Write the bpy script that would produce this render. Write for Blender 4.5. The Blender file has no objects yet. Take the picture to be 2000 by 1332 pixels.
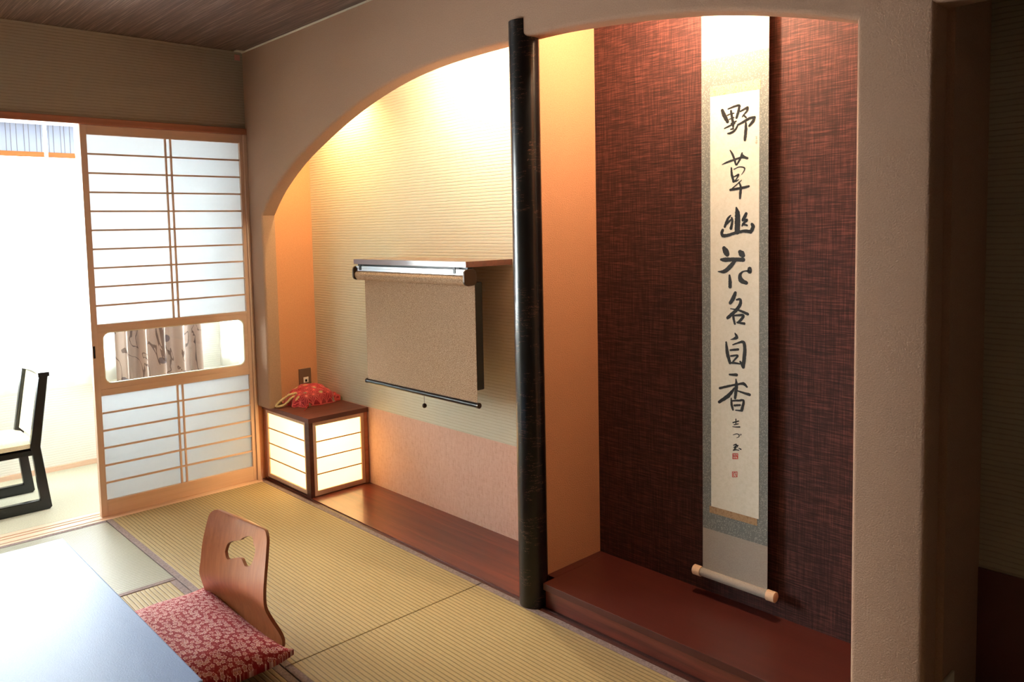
import bpy, bmesh, math, random
from mathutils import Vector, Matrix, noise

random.seed(7)
SC = bpy.context.scene
COL = SC.collection

# ------------------------------------------------------------------ camera, world, light, exposure
cam_data = bpy.data.cameras.new('camera')
cam = bpy.data.objects.new('camera', cam_data)
COL.objects.link(cam)
cam.matrix_world = Matrix(((0.7447, 0.0646, -0.6643, -2.0681),
                           (-0.6670, 0.0378, -0.7441, -4.2896),
                           (-0.0230, 0.9972, 0.0712, 1.45),
                           (0, 0, 0, 1)))
cam_data.sensor_width = 36
cam_data.sensor_fit = 'HORIZONTAL'
cam_data.lens = 1533.06 / 2000 * 36
cam_data.shift_x = 0.0343
cam_data.shift_y = -0.0544
cam_data.clip_start = 0.05
SC.camera = cam

SC.view_settings.view_transform = 'Standard'
SC.view_settings.look = 'None'
SC.view_settings.gamma = 1
SC.view_settings.use_curve_mapping = False
SC.view_settings.exposure = 0.0
try:
    SC.cycles.use_denoising = True
    SC.cycles.sample_clamp_indirect = 8
    SC.cycles.max_bounces = 10
    SC.cycles.diffuse_bounces = 6
    SC.cycles.transparent_max_bounces = 12
except Exception:
    pass

world = bpy.data.worlds.new('sky')
SC.world = world
world.use_nodes = True
bg = world.node_tree.nodes['Background']
bg.inputs[0].default_value = (0.93, 0.97, 1.0, 1)
bg.inputs[1].default_value = 52.0


def area_light(name, loc, target, sx, sy, power, color, portal=False):
    d = bpy.data.lights.new(name, 'AREA')
    d.shape = 'RECTANGLE'
    d.size, d.size_y = sx, sy
    d.energy = power
    d.color = color
    if portal:
        d.cycles.is_portal = True
    o = bpy.data.objects.new(name, d)
    COL.objects.link(o)
    o.location = loc
    o.rotation_euler = (Vector(target) - Vector(loc)).to_track_quat('-Z', 'Y').to_euler()
    return o


def spot_light(name, loc, target, power, color, angle, blend, radius=0.03):
    d = bpy.data.lights.new(name, 'SPOT')
    d.energy = power
    d.color = color
    d.spot_size = math.radians(angle)
    d.spot_blend = blend
    d.shadow_soft_size = radius
    o = bpy.data.objects.new(name, d)
    COL.objects.link(o)
    o.location = loc
    o.rotation_euler = (Vector(target) - Vector(loc)).to_track_quat('-Z', 'Y').to_euler()
    return o


def point_light(name, loc, power, color, radius=0.03):
    d = bpy.data.lights.new(name, 'POINT')
    d.energy = power
    d.color = color
    d.shadow_soft_size = radius
    o = bpy.data.objects.new(name, d)
    COL.objects.link(o)
    o.location = loc
    return o


# daylight enters through the veranda window (the portal only guides the sampling of the sky)
area_light('side_window_portal', (0.40, 0.60, 1.34), (-1, 0.60, 1.34), 0.8, 1.5, 1, (1, 1, 1), portal=True)
area_light('window_portal', (-1.85, 1.26, 1.36), (-1.85, 0, 1.36), 2.75, 1.5, 1, (1, 1, 1), portal=True)
# the alcoves' hidden downlights
point_light('niche_lamp', (0.14, -1.70, 2.33), 66, (1, 0.86, 0.56), 0.025)
spot_light('corner_downlight', (0.25, -0.46, 2.36), (0.32, -0.42, 0), 60, (1, 0.74, 0.32), 130, 0.9)
point_light('scroll_lamp', (0.16, -2.84, 2.33), 62, (1, 0.78, 0.52), 0.025)


# ------------------------------------------------------------------ materials
def lin(c):
    return tuple(((v / 255) / 12.92 if v / 255 <= 0.04045 else ((v / 255 + 0.055) / 1.055) ** 2.4) for v in c) + (1,)


class NT:
    """small helper around a node tree"""

    def __init__(self, name):
        self.m = bpy.data.materials.new(name)
        self.m.use_nodes = True
        self.t = self.m.node_tree
        self.t.nodes.clear()
        self.out = self.n('ShaderNodeOutputMaterial')

    def n(self, typ, **kw):
        nd = self.t.nodes.new(typ)
        for k, v in kw.items():
            setattr(nd, k, v)
        return nd

    def l(self, a, b):
        self.t.links.new(a, b)

    def set(self, sock, v):
        if isinstance(v, bpy.types.NodeSocket):
            self.l(v, sock)
        else:
            sock.default_value = v

    def coord(self, scale=(1, 1, 1), rot=(0, 0, 0), kind='Object'):
        tc = self.n('ShaderNodeTexCoord')
        mp = self.n('ShaderNodeMapping')
        mp.inputs['Scale'].default_value = scale
        mp.inputs['Rotation'].default_value = rot
        self.l(tc.outputs[kind], mp.inputs['Vector'])
        return mp.outputs[0]

    def noise(self, vec, scale, detail=3, rough=0.5, dist=0.0):
        nd = self.n('ShaderNodeTexNoise')
        self.l(vec, nd.inputs['Vector'])
        nd.inputs['Scale'].default_value = scale
        nd.inputs['Detail'].default_value = detail
        nd.inputs['Roughness'].default_value = rough
        nd.inputs['Distortion'].default_value = dist
        return nd.outputs['Fac']

    def math(self, op, a, b=0.0, c=None):
        nd = self.n('ShaderNodeMath', operation=op)
        self.set(nd.inputs[0], a)
        self.set(nd.inputs[1], b)
        if c is not None:
            self.set(nd.inputs[2], c)
        return nd.outputs[0]

    def xyz(self, vec):
        s = self.n('ShaderNodeSeparateXYZ')
        self.l(vec, s.inputs[0])
        return s.outputs

    def ramp(self, fac, stops, interp='LINEAR'):
        nd = self.n('ShaderNodeValToRGB')
        cr = nd.color_ramp
        cr.interpolation = interp
        while len(cr.elements) < len(stops):
            cr.elements.new(0.5)
        for e, (p, c) in zip(cr.elements, stops):
            e.position = p
            e.color = c if len(c) == 4 else tuple(c) + (1,)
        self.l(fac, nd.inputs[0])
        return nd.outputs[0]

    def mix(self, fac, a, b, mode='MIX'):
        nd = self.n('ShaderNodeMix', data_type='RGBA', blend_type=mode)
        self.set(nd.inputs['Factor'], fac)
        self.set(nd.inputs[6], a)
        self.set(nd.inputs[7], b)
        return nd.outputs[2]

    def bump(self, h, strength, dist):
        nd = self.n('ShaderNodeBump')
        nd.inputs['Strength'].default_value = strength
        nd.inputs['Distance'].default_value = dist
        self.l(h, nd.inputs['Height'])
        return nd.outputs[0]

    def bsdf(self, color, rough=0.6, normal=None, metallic=0.0, spec=0.5, coat=0.0, coat_rough=0.1, sheen=0.0, out=True):
        b = self.n('ShaderNodeBsdfPrincipled')
        self.set(b.inputs['Base Color'], color)
        self.set(b.inputs['Roughness'], rough)
        b.inputs['Metallic'].default_value = metallic
        b.inputs['Specular IOR Level'].default_value = spec
        b.inputs['Coat Weight'].default_value = coat
        b.inputs['Coat Roughness'].default_value = coat_rough
        b.inputs['Sheen Weight'].default_value = sheen
        if normal is not None:
            self.l(normal, b.inputs['Normal'])
        if out:
            self.l(b.outputs[0], self.out.inputs[0])
        return b.outputs[0]


def simple(name, rgb, rough=0.5, metallic=0.0, spec=0.5, coat=0.0, grain=0.0):
    t = NT(name)
    c = lin(rgb)
    if grain:
        v = t.coord((1, 1, 1))
        f = t.noise(v, 220, 3)
        c = t.mix(f, tuple(x * (1 - grain) for x in c[:3]) + (1,), tuple(min(1, x * (1 + grain)) for x in c[:3]) + (1,))
    t.bsdf(c, rough, None, metallic, spec, coat)
    return t.m


def plaster(name, rgb, scale=240, strength=0.7):
    t = NT(name)
    v = t.coord()
    f = t.noise(v, scale, 3, 0.6)
    g = t.noise(v, 2.5, 3)
    base = lin(rgb)
    c = t.mix(f, tuple(x * 0.74 for x in base[:3]) + (1,), tuple(min(1, x * 1.26) for x in base[:3]) + (1,))
    c = t.mix(t.math('MULTIPLY', g, 0.25), c, tuple(x * 0.9 for x in base[:3]) + (1,))
    t.bsdf(c, 0.85, t.bump(f, strength, 0.003), spec=0.25)
    return t.m


def ribbed(name, rgb, dark, pitch=0.015):
    """wallpaper with uneven horizontal ribs"""
    t = NT(name)
    v = t.coord()
    x, y, z = t.xyz(v)[0:3]
    w1 = t.noise(v, 14, 2)
    wob = t.math('MULTIPLY', t.math('SUBTRACT', w1, 0.5), 0.006)
    fine = t.noise(t.coord((30, 30, 160)), 4, 3, 0.6)
    zz = t.math('ADD', z, wob)
    ph = t.math('FRACT', t.math('DIVIDE', zz, pitch))
    tri = t.math('ABSOLUTE', t.math('SUBTRACT', ph, 0.5))          # 0.5 at groove
    ss = t.n('ShaderNodeMapRange', interpolation_type='SMOOTHSTEP')
    t.l(tri, ss.inputs[0])
    ss.inputs[1].default_value = 0.32
    ss.inputs[2].default_value = 0.5
    gr = ss.outputs[0]
    gmod = t.math('MULTIPLY', gr, t.math('MULTIPLY_ADD', t.noise(v, 22, 2), 1.4, 0.0))
    c = t.mix(t.math('MINIMUM', gmod, 1.0), lin(rgb), lin(dark))  # groove shade put into the colour, along with printed darker lines
    c = t.mix(t.math('MULTIPLY', fine, 0.35), c, lin(dark))
    h = t.math('SUBTRACT', t.math('MULTIPLY', fine, 0.5), gr)
    t.bsdf(c, 0.8, t.bump(h, 0.5, 0.002), spec=0.25)
    return t.m


def wood(name, light, dark, axis='Y', scale=1.0, rough=0.4, coat=0.0, stripes=14, planks=None, spec=0.5):
    t = NT(name)
    sc = {'X': (0.6, stripes, stripes), 'Y': (stripes, 0.6, stripes), 'Z': (stripes, stripes, 0.6)}[axis]
    v = t.coord(tuple(s * scale for s in sc))
    f = t.noise(v, 3.0, 5, 0.6, 0.6)
    g = t.noise(t.coord(tuple(s * scale * 6 for s in sc)), 4.0, 3, 0.6)
    c = t.ramp(f, [(0.25, lin(dark)), (0.72, lin(light))])
    c = t.mix(t.math('MULTIPLY', g, 0.45), c, lin(dark))
    if planks:
        ax, w = planks
        q = t.xyz(t.coord())['XYZ'.index(ax)]
        cell = t.math('FLOOR', t.math('DIVIDE', q, w))
        wn = t.n('ShaderNodeTexWhiteNoise', noise_dimensions='1D')
        t.l(cell, wn.inputs['W'])
        c = t.mix(t.math('MULTIPLY', wn.outputs['Value'], 0.45), c, lin(dark))
    t.bsdf(c, rough, t.bump(g, 0.08, 0.001), coat=coat, spec=spec)
    return t.m


def translucent_paper(name, rgb, mixfac=0.6, emission=None, estr=0.0):
    t = NT(name)
    v = t.coord()
    f = t.noise(v, 60, 5, 0.6)
    base = lin(rgb)
    c = t.mix(f, tuple(x * 0.95 for x in base[:3]) + (1,), base)
    d = t.n('ShaderNodeBsdfDiffuse')
    t.l(c, d.inputs[0])
    tr = t.n('ShaderNodeBsdfTranslucent')
    t.l(c, tr.inputs[0])
    mx = t.n('ShaderNodeMixShader')
    mx.inputs[0].default_value = mixfac
    t.l(d.outputs[0], mx.inputs[1])
    t.l(tr.outputs[0], mx.inputs[2])
    o = mx.outputs[0]
    if emission:
        e = t.n('ShaderNodeEmission')
        e.inputs[0].default_value = tuple(emission) + (1,)
        e.inputs[1].default_value = estr
        a = t.n('ShaderNodeAddShader')
        t.l(o, a.inputs[0])
        t.l(e.outputs[0], a.inputs[1])
        o = a.outputs[0]
    t.l(o, t.out.inputs[0])
    return t.m


def sheer_cloth(name, rgb, through=0.5):
    t = NT(name)
    tr = t.n('ShaderNodeBsdfTransparent')
    tr.inputs[0].default_value = (1, 1, 1, 1)
    tl = t.n('ShaderNodeBsdfTranslucent')
    tl.inputs[0].default_value = lin(rgb)
    d = t.n('ShaderNodeBsdfDiffuse')
    d.inputs[0].default_value = lin(rgb)
    m1 = t.n('ShaderNodeMixShader')
    m1.inputs[0].default_value = 0.65
    t.l(d.outputs[0], m1.inputs[1])
    t.l(tl.outputs[0], m1.inputs[2])
    m2 = t.n('ShaderNodeMixShader')
    m2.inputs[0].default_value = through
    t.l(m1.outputs[0], m2.inputs[1])
    t.l(tr.outputs[0], m2.inputs[2])
    t.l(m2.outputs[0], t.out.inputs[0])
    return t.m


def pane_glass(name):
    t = NT(name)
    tr = t.n('ShaderNodeBsdfTransparent')
    tr.inputs[0].default_value = (0.97, 0.99, 0.98, 1)
    g = t.n('ShaderNodeBsdfGlossy')
    g.inputs['Roughness'].default_value = 0.02
    fr = t.n('ShaderNodeFresnel')
    fr.inputs[0].default_value = 1.45
    mx = t.n('ShaderNodeMixShader')
    t.l(fr.outputs[0], mx.inputs[0])
    t.l(tr.outputs[0], mx.inputs[1])
    t.l(g.outputs[0], mx.inputs[2])
    t.l(mx.outputs[0], t.out.inputs[0])
    return t.m


def tatami(name, light, dark, along='Y', rough=0.6, pitch=0.0175, spec=0.4):
    """woven rush: ridges running along the given axis, fine reed lines across them"""
    t = NT(name)
    v = t.coord()
    o = t.xyz(v)
    across, length = (o[0], o[1]) if along == 'Y' else (o[1], o[0])
    jit = t.math('MULTIPLY', t.math('SUBTRACT', t.noise(v, 9, 2), 0.5), 0.004)
    ph = t.math('FRACT', t.math('DIVIDE', t.math('ADD', across, jit), pitch))
    tri = t.math('ABSOLUTE', t.math('SUBTRACT', ph, 0.5))
    ss = t.n('ShaderNodeMapRange', interpolation_type='SMOOTHSTEP')
    t.l(tri, ss.inputs[0])
    ss.inputs[1].default_value = 0.30
    ss.inputs[2].default_value = 0.5
    gr = ss.outputs[0]
    reed_sc = (40, 520, 1) if along == 'Y' else (520, 40, 1)
    reed = t.noise(t.coord(reed_sc), 1.0, 2, 0.6)
    big = t.noise(v, 3.0, 3)
    c = t.mix(reed, lin(dark), lin(light))
    c = t.mix(t.math('MULTIPLY', gr, 0.85), c, tuple(x * 0.45 for x in lin(dark)[:3]) + (1,))
    c = t.mix(t.math('MULTIPLY', big, 0.3), c, lin(dark))
    h = t.math('ADD', t.math('MULTIPLY', gr, -1.0), t.math('MULTIPLY', reed, 0.35))
    t.bsdf(c, rough, t.bump(h, 0.6, 0.002), spec=spec)
    return t.m


def woven(name, stops, sy=10, sz=200, rough=0.75, bumpd=0.0015):
    """wallpaper of horizontal slubs over fine vertical threads"""
    t = NT(name)
    a = t.noise(t.coord((sy, sy, sz)), 1.0, 4, 0.65, 0.3)
    b = t.noise(t.coord((260, 260, 9)), 1.0, 2, 0.6)
    d = t.noise(t.coord((22, 22, 420)), 1.0, 3, 0.6)
    f = t.math('ADD', t.math('MULTIPLY', a, 0.45), t.math('ADD', t.math('MULTIPLY', b, 0.3), t.math('MULTIPLY', d, 0.28)))
    c = t.ramp(f, stops)
    t.bsdf(c, rough, t.bump(f, 0.6, bumpd), spec=0.3)
    return t.m


def fabric_noise(name, c1, c2, c3, scale=420):
    t = NT(name)
    v = t.coord()
    f = t.noise(v, scale, 3, 0.7)
    g = t.noise(t.coord((60, 60, 600)), 2, 2, 0.6)
    m = t.math('ADD', t.math('MULTIPLY', f, 0.6), t.math('MULTIPLY', g, 0.4))
    c = t.ramp(m, [(0.36, lin(c1)), (0.5, lin(c2)), (0.66, lin(c3))])
    t.bsdf(c, 0.9, t.bump(m, 0.4, 0.001), spec=0.2)
    return t.m


def flower_cloth(name):
    """red cloth strewn with small pale five-petalled blossoms"""
    t = NT(name)
    v = t.coord(kind='UV')
    base = lin((132, 20, 30))

    def layer(scale, petal, off):
        mp = t.n('ShaderNodeMapping')
        t.l(v, mp.inputs[0])
        mp.inputs['Location'].default_value = off
        vo = t.n('ShaderNodeTexVoronoi', voronoi_dimensions='2D')
        t.l(mp.outputs[0], vo.inputs['Vector'])
        vo.inputs['Scale'].default_value = scale
        vo.inputs['Randomness'].default_value = 0.8
        pos = vo.outputs['Position']
        sub = t.n('ShaderNodeVectorMath', operation='SUBTRACT')
        t.l(mp.outputs[0], sub.inputs[0])
        t.l(pos, sub.inputs[1])
        o = t.xyz(sub.outputs[0])
        ang = t.math('ARCTAN2', o[1], o[0])
        rnd = t.xyz(vo.outputs['Color'])
        ang = t.math('ADD', ang, t.math('MULTIPLY', rnd[0], 6.28))
        pet = t.math('ABSOLUTE', t.math('COSINE', t.math('MULTIPLY', ang, 2.5)))
        rad = t.math('MULTIPLY', t.math('MULTIPLY_ADD', pet, 0.42, 0.58), petal)
        rr = t.math('DIVIDE', vo.outputs['Distance'], rad)
        return rr, rnd

    r1, k1 = layer(50, 0.43, (0, 0, 0))
    r2, k2 = layer(84, 0.34, (0.31, 0.17, 0))
    fill1 = t.math('LESS_THAN', r1, 1.0)
    ring1 = t.math('MULTIPLY', fill1, t.math('GREATER_THAN', r1, 0.72))
    heart1 = t.math('LESS_THAN', r1, 0.22)
    fill2 = t.math('LESS_THAN', r2, 0.9)
    c = t.mix(t.math('MULTIPLY', fill2, 0.7), base, lin((170, 92, 92)))
    c = t.mix(fill1, c, t.mix(k1[1], lin((146, 34, 42)), lin((190, 136, 132))))
    c = t.mix(ring1, c, lin((226, 192, 186)))
    c = t.mix(heart1, c, lin((206, 150, 110)))
    t.bsdf(c, 0.75, t.bump(t.math('ADD', fill1, fill2), 0.25, 0.001), spec=0.2)
    return t.m


def star_cloth(name):
    """crimson cloth with a fine net of six-fold stars and a few gold and grey leaves"""
    t = NT(name)
    o = t.xyz(t.coord(kind='UV'))
    a = 0.058
    h = a * math.sqrt(3)
    xs, ys = o[0], o[1]

    def lattice(ox, oy):
        fx = t.math('SUBTRACT', t.math('FRACT', t.math('DIVIDE', t.math('ADD', xs, ox), a)), 0.5)
        fy = t.math('SUBTRACT', t.math('FRACT', t.math('DIVIDE', t.math('ADD', ys, oy), h)), 0.5)
        fx = t.math('MULTIPLY', fx, a)
        fy = t.math('MULTIPLY', fy, h)
        d = t.math('SQRT', t.math('ADD', t.math('MULTIPLY', fx, fx), t.math('MULTIPLY', fy, fy)))
        th = t.math('ARCTAN2', fy, fx)
        spoke = t.math('MULTIPLY', d, t.math('DIVIDE', t.math('ABSOLUTE', t.math('SINE', t.math('MULTIPLY', th, 6))), 6))
        return d, spoke

    d1, s1 = lattice(0, 0)
    d2, s2 = lattice(a / 2, h / 2)
    near = t.math('LESS_THAN', d1, d2)
    sp = t.math('ADD', t.math('MULTIPLY', near, s1), t.math('MULTIPLY', t.math('SUBTRACT', 1.0, near), s2))
    line = t.math('LESS_THAN', sp, 0.0010)
    c = t.mix(line, lin((150, 10, 36)), lin((230, 92, 92)))
    vo = t.n('ShaderNodeTexVoronoi', voronoi_dimensions='2D')
    t.l(t.coord((13, 22, 1), (0, 0, 0.6), 'UV'), vo.inputs['Vector'])
    vo.inputs['Scale'].default_value = 1.0
    leaf = t.math('MULTIPLY', t.math('LESS_THAN', vo.outputs['Distance'], 0.22),
                  t.math('GREATER_THAN', t.noise(t.coord((110, 220, 1), kind='UV'), 1.5, 2), 0.42))
    k = t.xyz(vo.outputs['Color'])
    c = t.mix(t.math('MULTIPLY', leaf, t.math('GREATER_THAN', k[1], 0.35)), c, t.mix(k[0], lin((214, 186, 120)), lin((120, 112, 100))))
    t.bsdf(c, 0.55, None, spec=0.4, sheen=0.2)
    return t.m


def fleck_cloth(name, base, fleck, scale=190):
    t = NT(name)
    v = t.coord()
    vo = t.n('ShaderNodeTexVoronoi')
    t.l(v, vo.inputs['Vector'])
    vo.inputs['Scale'].default_value = scale
    f = t.math('LESS_THAN', vo.outputs['Distance'], 0.38)
    g = t.noise(v, 120, 3)
    c = t.mix(t.math('MULTIPLY', f, g), lin(base), lin(fleck))
    t.bsdf(c, 0.75, None, spec=0.3)
    return t.m


def swirl_strip(name, base, mark):
    t = NT(name)
    v = t.coord()
    n1 = t.noise(v, 38, 2, 0.5, 2.0)
    b = t.math('ABSOLUTE', t.math('SUBTRACT', t.math('FRACT', t.math('MULTIPLY', n1, 5)), 0.5))
    f = t.math('LESS_THAN', b, 0.12)
    t.bsdf(t.mix(f, lin(base), lin(mark)), 0.6, None, spec=0.4)
    return t.m


def lacquer_bark(name):
    """black lacquered cherry trunk with short pale rings of bark"""
    t = NT(name)
    tc = t.coord()
    o = t.xyz(tc)
    cx, cy = t.math('SUBTRACT', o[0], 0.0), t.math('SUBTRACT', o[1], 0.0)
    th = t.math('ARCTAN2', cy, cx)
    cmb = t.n('ShaderNodeCombineXYZ')
    t.l(t.math('MULTIPLY', th, 0.5), cmb.inputs[0])
    t.l(t.math('ADD', t.math('MULTIPLY', o[2], 60), t.math('MULTIPLY', t.math('SINE', th), 0.25)), cmb.inputs[2])
    n1 = t.noise(cmb.outputs[0], 1.6, 4, 0.7, 0.2)
    n2 = t.noise(cmb.outputs[0], 5.0, 2, 0.6)
    n3 = t.noise(tc, 7, 2)
    line = t.math('MULTIPLY', t.math('LESS_THAN', t.math('ABSOLUTE', t.math('SUBTRACT', n1, 0.58)), 0.007), t.math('GREATER_THAN', n3, 0.5))
    c = t.mix(n2, lin((5, 5, 7)), lin((13, 10, 11)))
    c = t.mix(line, c, lin((112, 80, 66)))
    h = t.math('ADD', t.math('MULTIPLY', n1, 0.6), t.math('MULTIPLY', line, 0.6))
    t.bsdf(c, 0.32, t.bump(h, 0.12, 0.001), coat=0.4, coat_rough=0.12, spec=0.3)
    return t.m


def brushed_ceiling(name):
    t = NT(name)
    f = t.noise(t.coord((190, 2.2, 1), (0, 0, 0.12)), 1.0, 4, 0.65)
    g = t.noise(t.coord((520, 5, 1), (0, 0, 0.12)), 1.0, 2, 0.6)
    m = t.math('ADD', t.math('MULTIPLY', f, 0.6), t.math('MULTIPLY', g, 0.4))
    c = t.ramp(m, [(0.3, lin((64, 46, 40))), (0.52, lin((108, 84, 74))), (0.72, lin((190, 166, 150)))])
    t.bsdf(c, 0.5, t.bump(m, 0.4, 0.001), spec=0.4)
    return t.m


def drape_cloth(name):
    t = NT(name)
    v = t.coord()
    br = t.noise(t.coord((5, 5, 3)), 1.0, 3, 0.5, 1.0)
    branch = t.math('LESS_THAN', t.math('ABSOLUTE', t.math('SUBTRACT', br, 0.5)), 0.012)
    vo = t.n('ShaderNodeTexVoronoi')
    t.l(t.coord((13, 3, 11), (0, 0.5, 0)), vo.inputs['Vector'])
    vo.inputs['Scale'].default_value = 0.9
    leaf = t.math('LESS_THAN', vo.outputs['Distance'], 0.3)
    k = t.xyz(vo.outputs['Color'])
    c = t.mix(t.noise(v, 300, 2), lin((150, 128, 120)), lin((176, 154, 144)))
    c = t.mix(t.math('MULTIPLY', leaf, t.math('MULTIPLY', t.math('GREATER_THAN', k[0], 0.5), 0.8)), c, lin((70, 66, 78)))
    c = t.mix(t.math('MULTIPLY', branch, 0.8), c, lin((62, 48, 46)))
    t.bsdf(c, 0.85, None, spec=0.2)
    return t.m


def table_top(name):
    t = NT(name)
    v = t.coord()
    f = t.noise(v, 260, 3, 0.6)
    c = t.mix(f, lin((122, 144, 182)), lin((138, 160, 200)))  # bluish window reflection put into the base colour of a dark top
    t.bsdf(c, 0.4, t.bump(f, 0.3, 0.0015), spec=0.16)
    return t.m


M = {}
M['arch'] = plaster('plaster_beige', (174, 138, 114))
M['orange'] = plaster('plaster_warm', (202, 142, 104))
M['rib'] = ribbed('wallpaper_cream', (220, 217, 202), (196, 189, 164))
M['rib_green'] = ribbed('wallpaper_grey_green', (178, 166, 148), (146, 134, 116))
M['far_wall'] = plaster('plaster_dim', (140, 126, 108))
M['rib_white'] = ribbed('wallpaper_white', (244, 243, 236), (224, 223, 214))
M['pink'] = woven('wallpaper_pink', [(0.3, lin((196, 146, 126))), (0.5, lin((222, 180, 162))), (0.75, lin((234, 200, 186)))], 90, 40, 0.8, 0.002)
M['red'] = woven('wallpaper_red_brown', [(0.36, lin((26, 14, 14))), (0.5, lin((56, 28, 26))), (0.64, lin((98, 55, 48)))])
M['ceil'] = brushed_ceiling('ceiling_brushed')
M['cream'] = plaster('plaster_cream', (225, 215, 195))
M['cedar'] = wood('pale_wood', (226, 194, 172), (212, 176, 150), 'X', 1.0, 0.45)
M['cedar_z'] = wood('pale_wood_upright', (226, 194, 172), (212, 176, 150), 'Z', 1.0, 0.45)
M['header'] = wood('header_wood', (196, 130, 96), (160, 98, 72), 'X', 1.0, 0.5)
M['trimwood'] = wood('dark_trim', (96, 48, 38), (58, 26, 22), 'Y', 1.0, 0.4)
M['redwood'] = wood('red_brown_wood', (138, 68, 50), (78, 32, 26), 'Y', 1.0, 0.3, 0.4, 12, ('X', 0.075))
M['platform'] = wood('platform_wood', (86, 36, 28), (72, 28, 22), 'Y', 1.0, 0.4, 0.1, 8)
M['cabwood'] = wood('cabinet_wood', (120, 64, 50), (84, 40, 34), 'X', 1.0, 0.42)
M['dark_red'] = simple('dark_red_panel', (92, 40, 38), 0.5)
M['paper'] = translucent_paper('shoji_paper', (213, 217, 220), 0.57)
M['lamp_paper'] = translucent_paper('lamp_paper', (255, 246, 222), 0.75, (1.0, 0.76, 0.36), 0.8)
M['glass'] = pane_glass('clear_glass')
M['sheer'] = sheer_cloth('sheer_white', (250, 252, 252), 0.45)
M['blind'] = sheer_cloth('bamboo_screen', (150, 154, 166), 0.04)
M['cord'] = simple('grey_cord', (110, 104, 104), 0.8)
M['ochre'] = wood('ochre_wood', (170, 106, 48), (146, 86, 36), 'X', 1.0, 0.5)
M['lit_wood'] = simple('lit_edge', (244, 236, 216), 0.5)  # light on the inner glass frame put into a pale wood colour
M['carpet'] = fabric_noise('veranda_carpet', (176, 172, 152), (190, 186, 166), (206, 202, 184), 260)
M['tatA'] = tatami('rush_along', (188, 168, 124), (140, 118, 80), 'Y', 0.6)
M['tatB'] = tatami('rush_across', (178, 176, 156), (140, 136, 118), 'X', 0.42, spec=0.5)  # paler base holds window glare as well as newer, greener rush
M['heri'] = fabric_noise('grey_binding', (104, 88, 86), (134, 118, 116), (158, 142, 138), 500)
M['black'] = simple('black_lacquer', (14, 14, 16), 0.25)
M['black_metal'] = simple('black_metal', (18, 17, 18), 0.3, 0.6)
M['chrome'] = simple('chrome', (200, 202, 206), 0.18, 1.0)
M['screen'] = simple('screen_black', (8, 9, 12), 0.25)
M['blind_fabric'] = fabric_noise('blind_fabric', (92, 64, 46), (172, 136, 106), (230, 204, 176), 300)
M['shelf'] = wood('shelf_wood', (132, 78, 60), (92, 48, 38), 'Y', 1.0, 0.3, 0.8, 14)
M['dark_brown'] = simple('dark_brown_metal', (58, 42, 30), 0.35, 0.5)
M['bark'] = lacquer_bark('black_bark')
M['mount'] = fleck_cloth('scroll_mount', (120, 124, 122), (178, 180, 172))
M['scroll_end'] = fabric_noise('scroll_plain', (158, 148, 138), (172, 162, 152), (184, 176, 164), 500)
M['washi'] = fabric_noise('scroll_paper', (226, 222, 206), (234, 230, 216), (240, 236, 224), 80)
M['ink'] = simple('ink', (14, 12, 12), 0.6)
M['vermilion'] = simple('vermilion_ink', (196, 62, 52), 0.7)
M['pale_vermilion'] = simple('faded_vermilion_ink', (226, 168, 146), 0.7)
M['strip'] = swirl_strip('gold_strip', (222, 206, 152), (196, 172, 112))
M['brown_strip'] = swirl_strip('brown_strip', (176, 144, 108), (150, 116, 82))
M['knob'] = simple('pale_knob_wood', (236, 196, 160), 0.45, grain=0.1)
M['ply'] = wood('bent_plywood', (198, 124, 80), (162, 92, 56), 'Z', 1.2, 0.3, 0.4, 16)
M['ply_edge'] = simple('plywood_edge', (140, 78, 50), 0.45)
M['flower'] = flower_cloth('zabuton_cloth')
M['star'] = star_cloth('phone_cloth')
M['table'] = table_top('table_window_sheen')
M['table_edge'] = simple('table_edge', (40, 40, 46), 0.4)
M['seat'] = fabric_noise('cream_seat_fabric', (224, 208, 172), (238, 226, 196), (246, 238, 214), 160)
M['drape'] = drape_cloth('drape_cloth')
M['beige_plastic'] = simple('beige_plastic', (206, 178, 132), 0.5)
M['plate'] = simple('brushed_plate', (150, 128, 112), 0.3, 0.8)
M['socket'] = simple('socket_white', (230, 216, 206), 0.5)
M['phone'] = simple('phone_grey', (46, 44, 46), 0.5)
M['ribbon'] = simple('red_ribbon', (186, 40, 46), 0.6)
M['sticker'] = simple('pink_sticker', (214, 150, 140), 0.6)
M['ivory'] = simple('ivory_plastic', (216, 206, 186), 0.5)
M['alu'] = simple('window_aluminium', (214, 216, 216), 0.35, 0.5)


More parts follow.
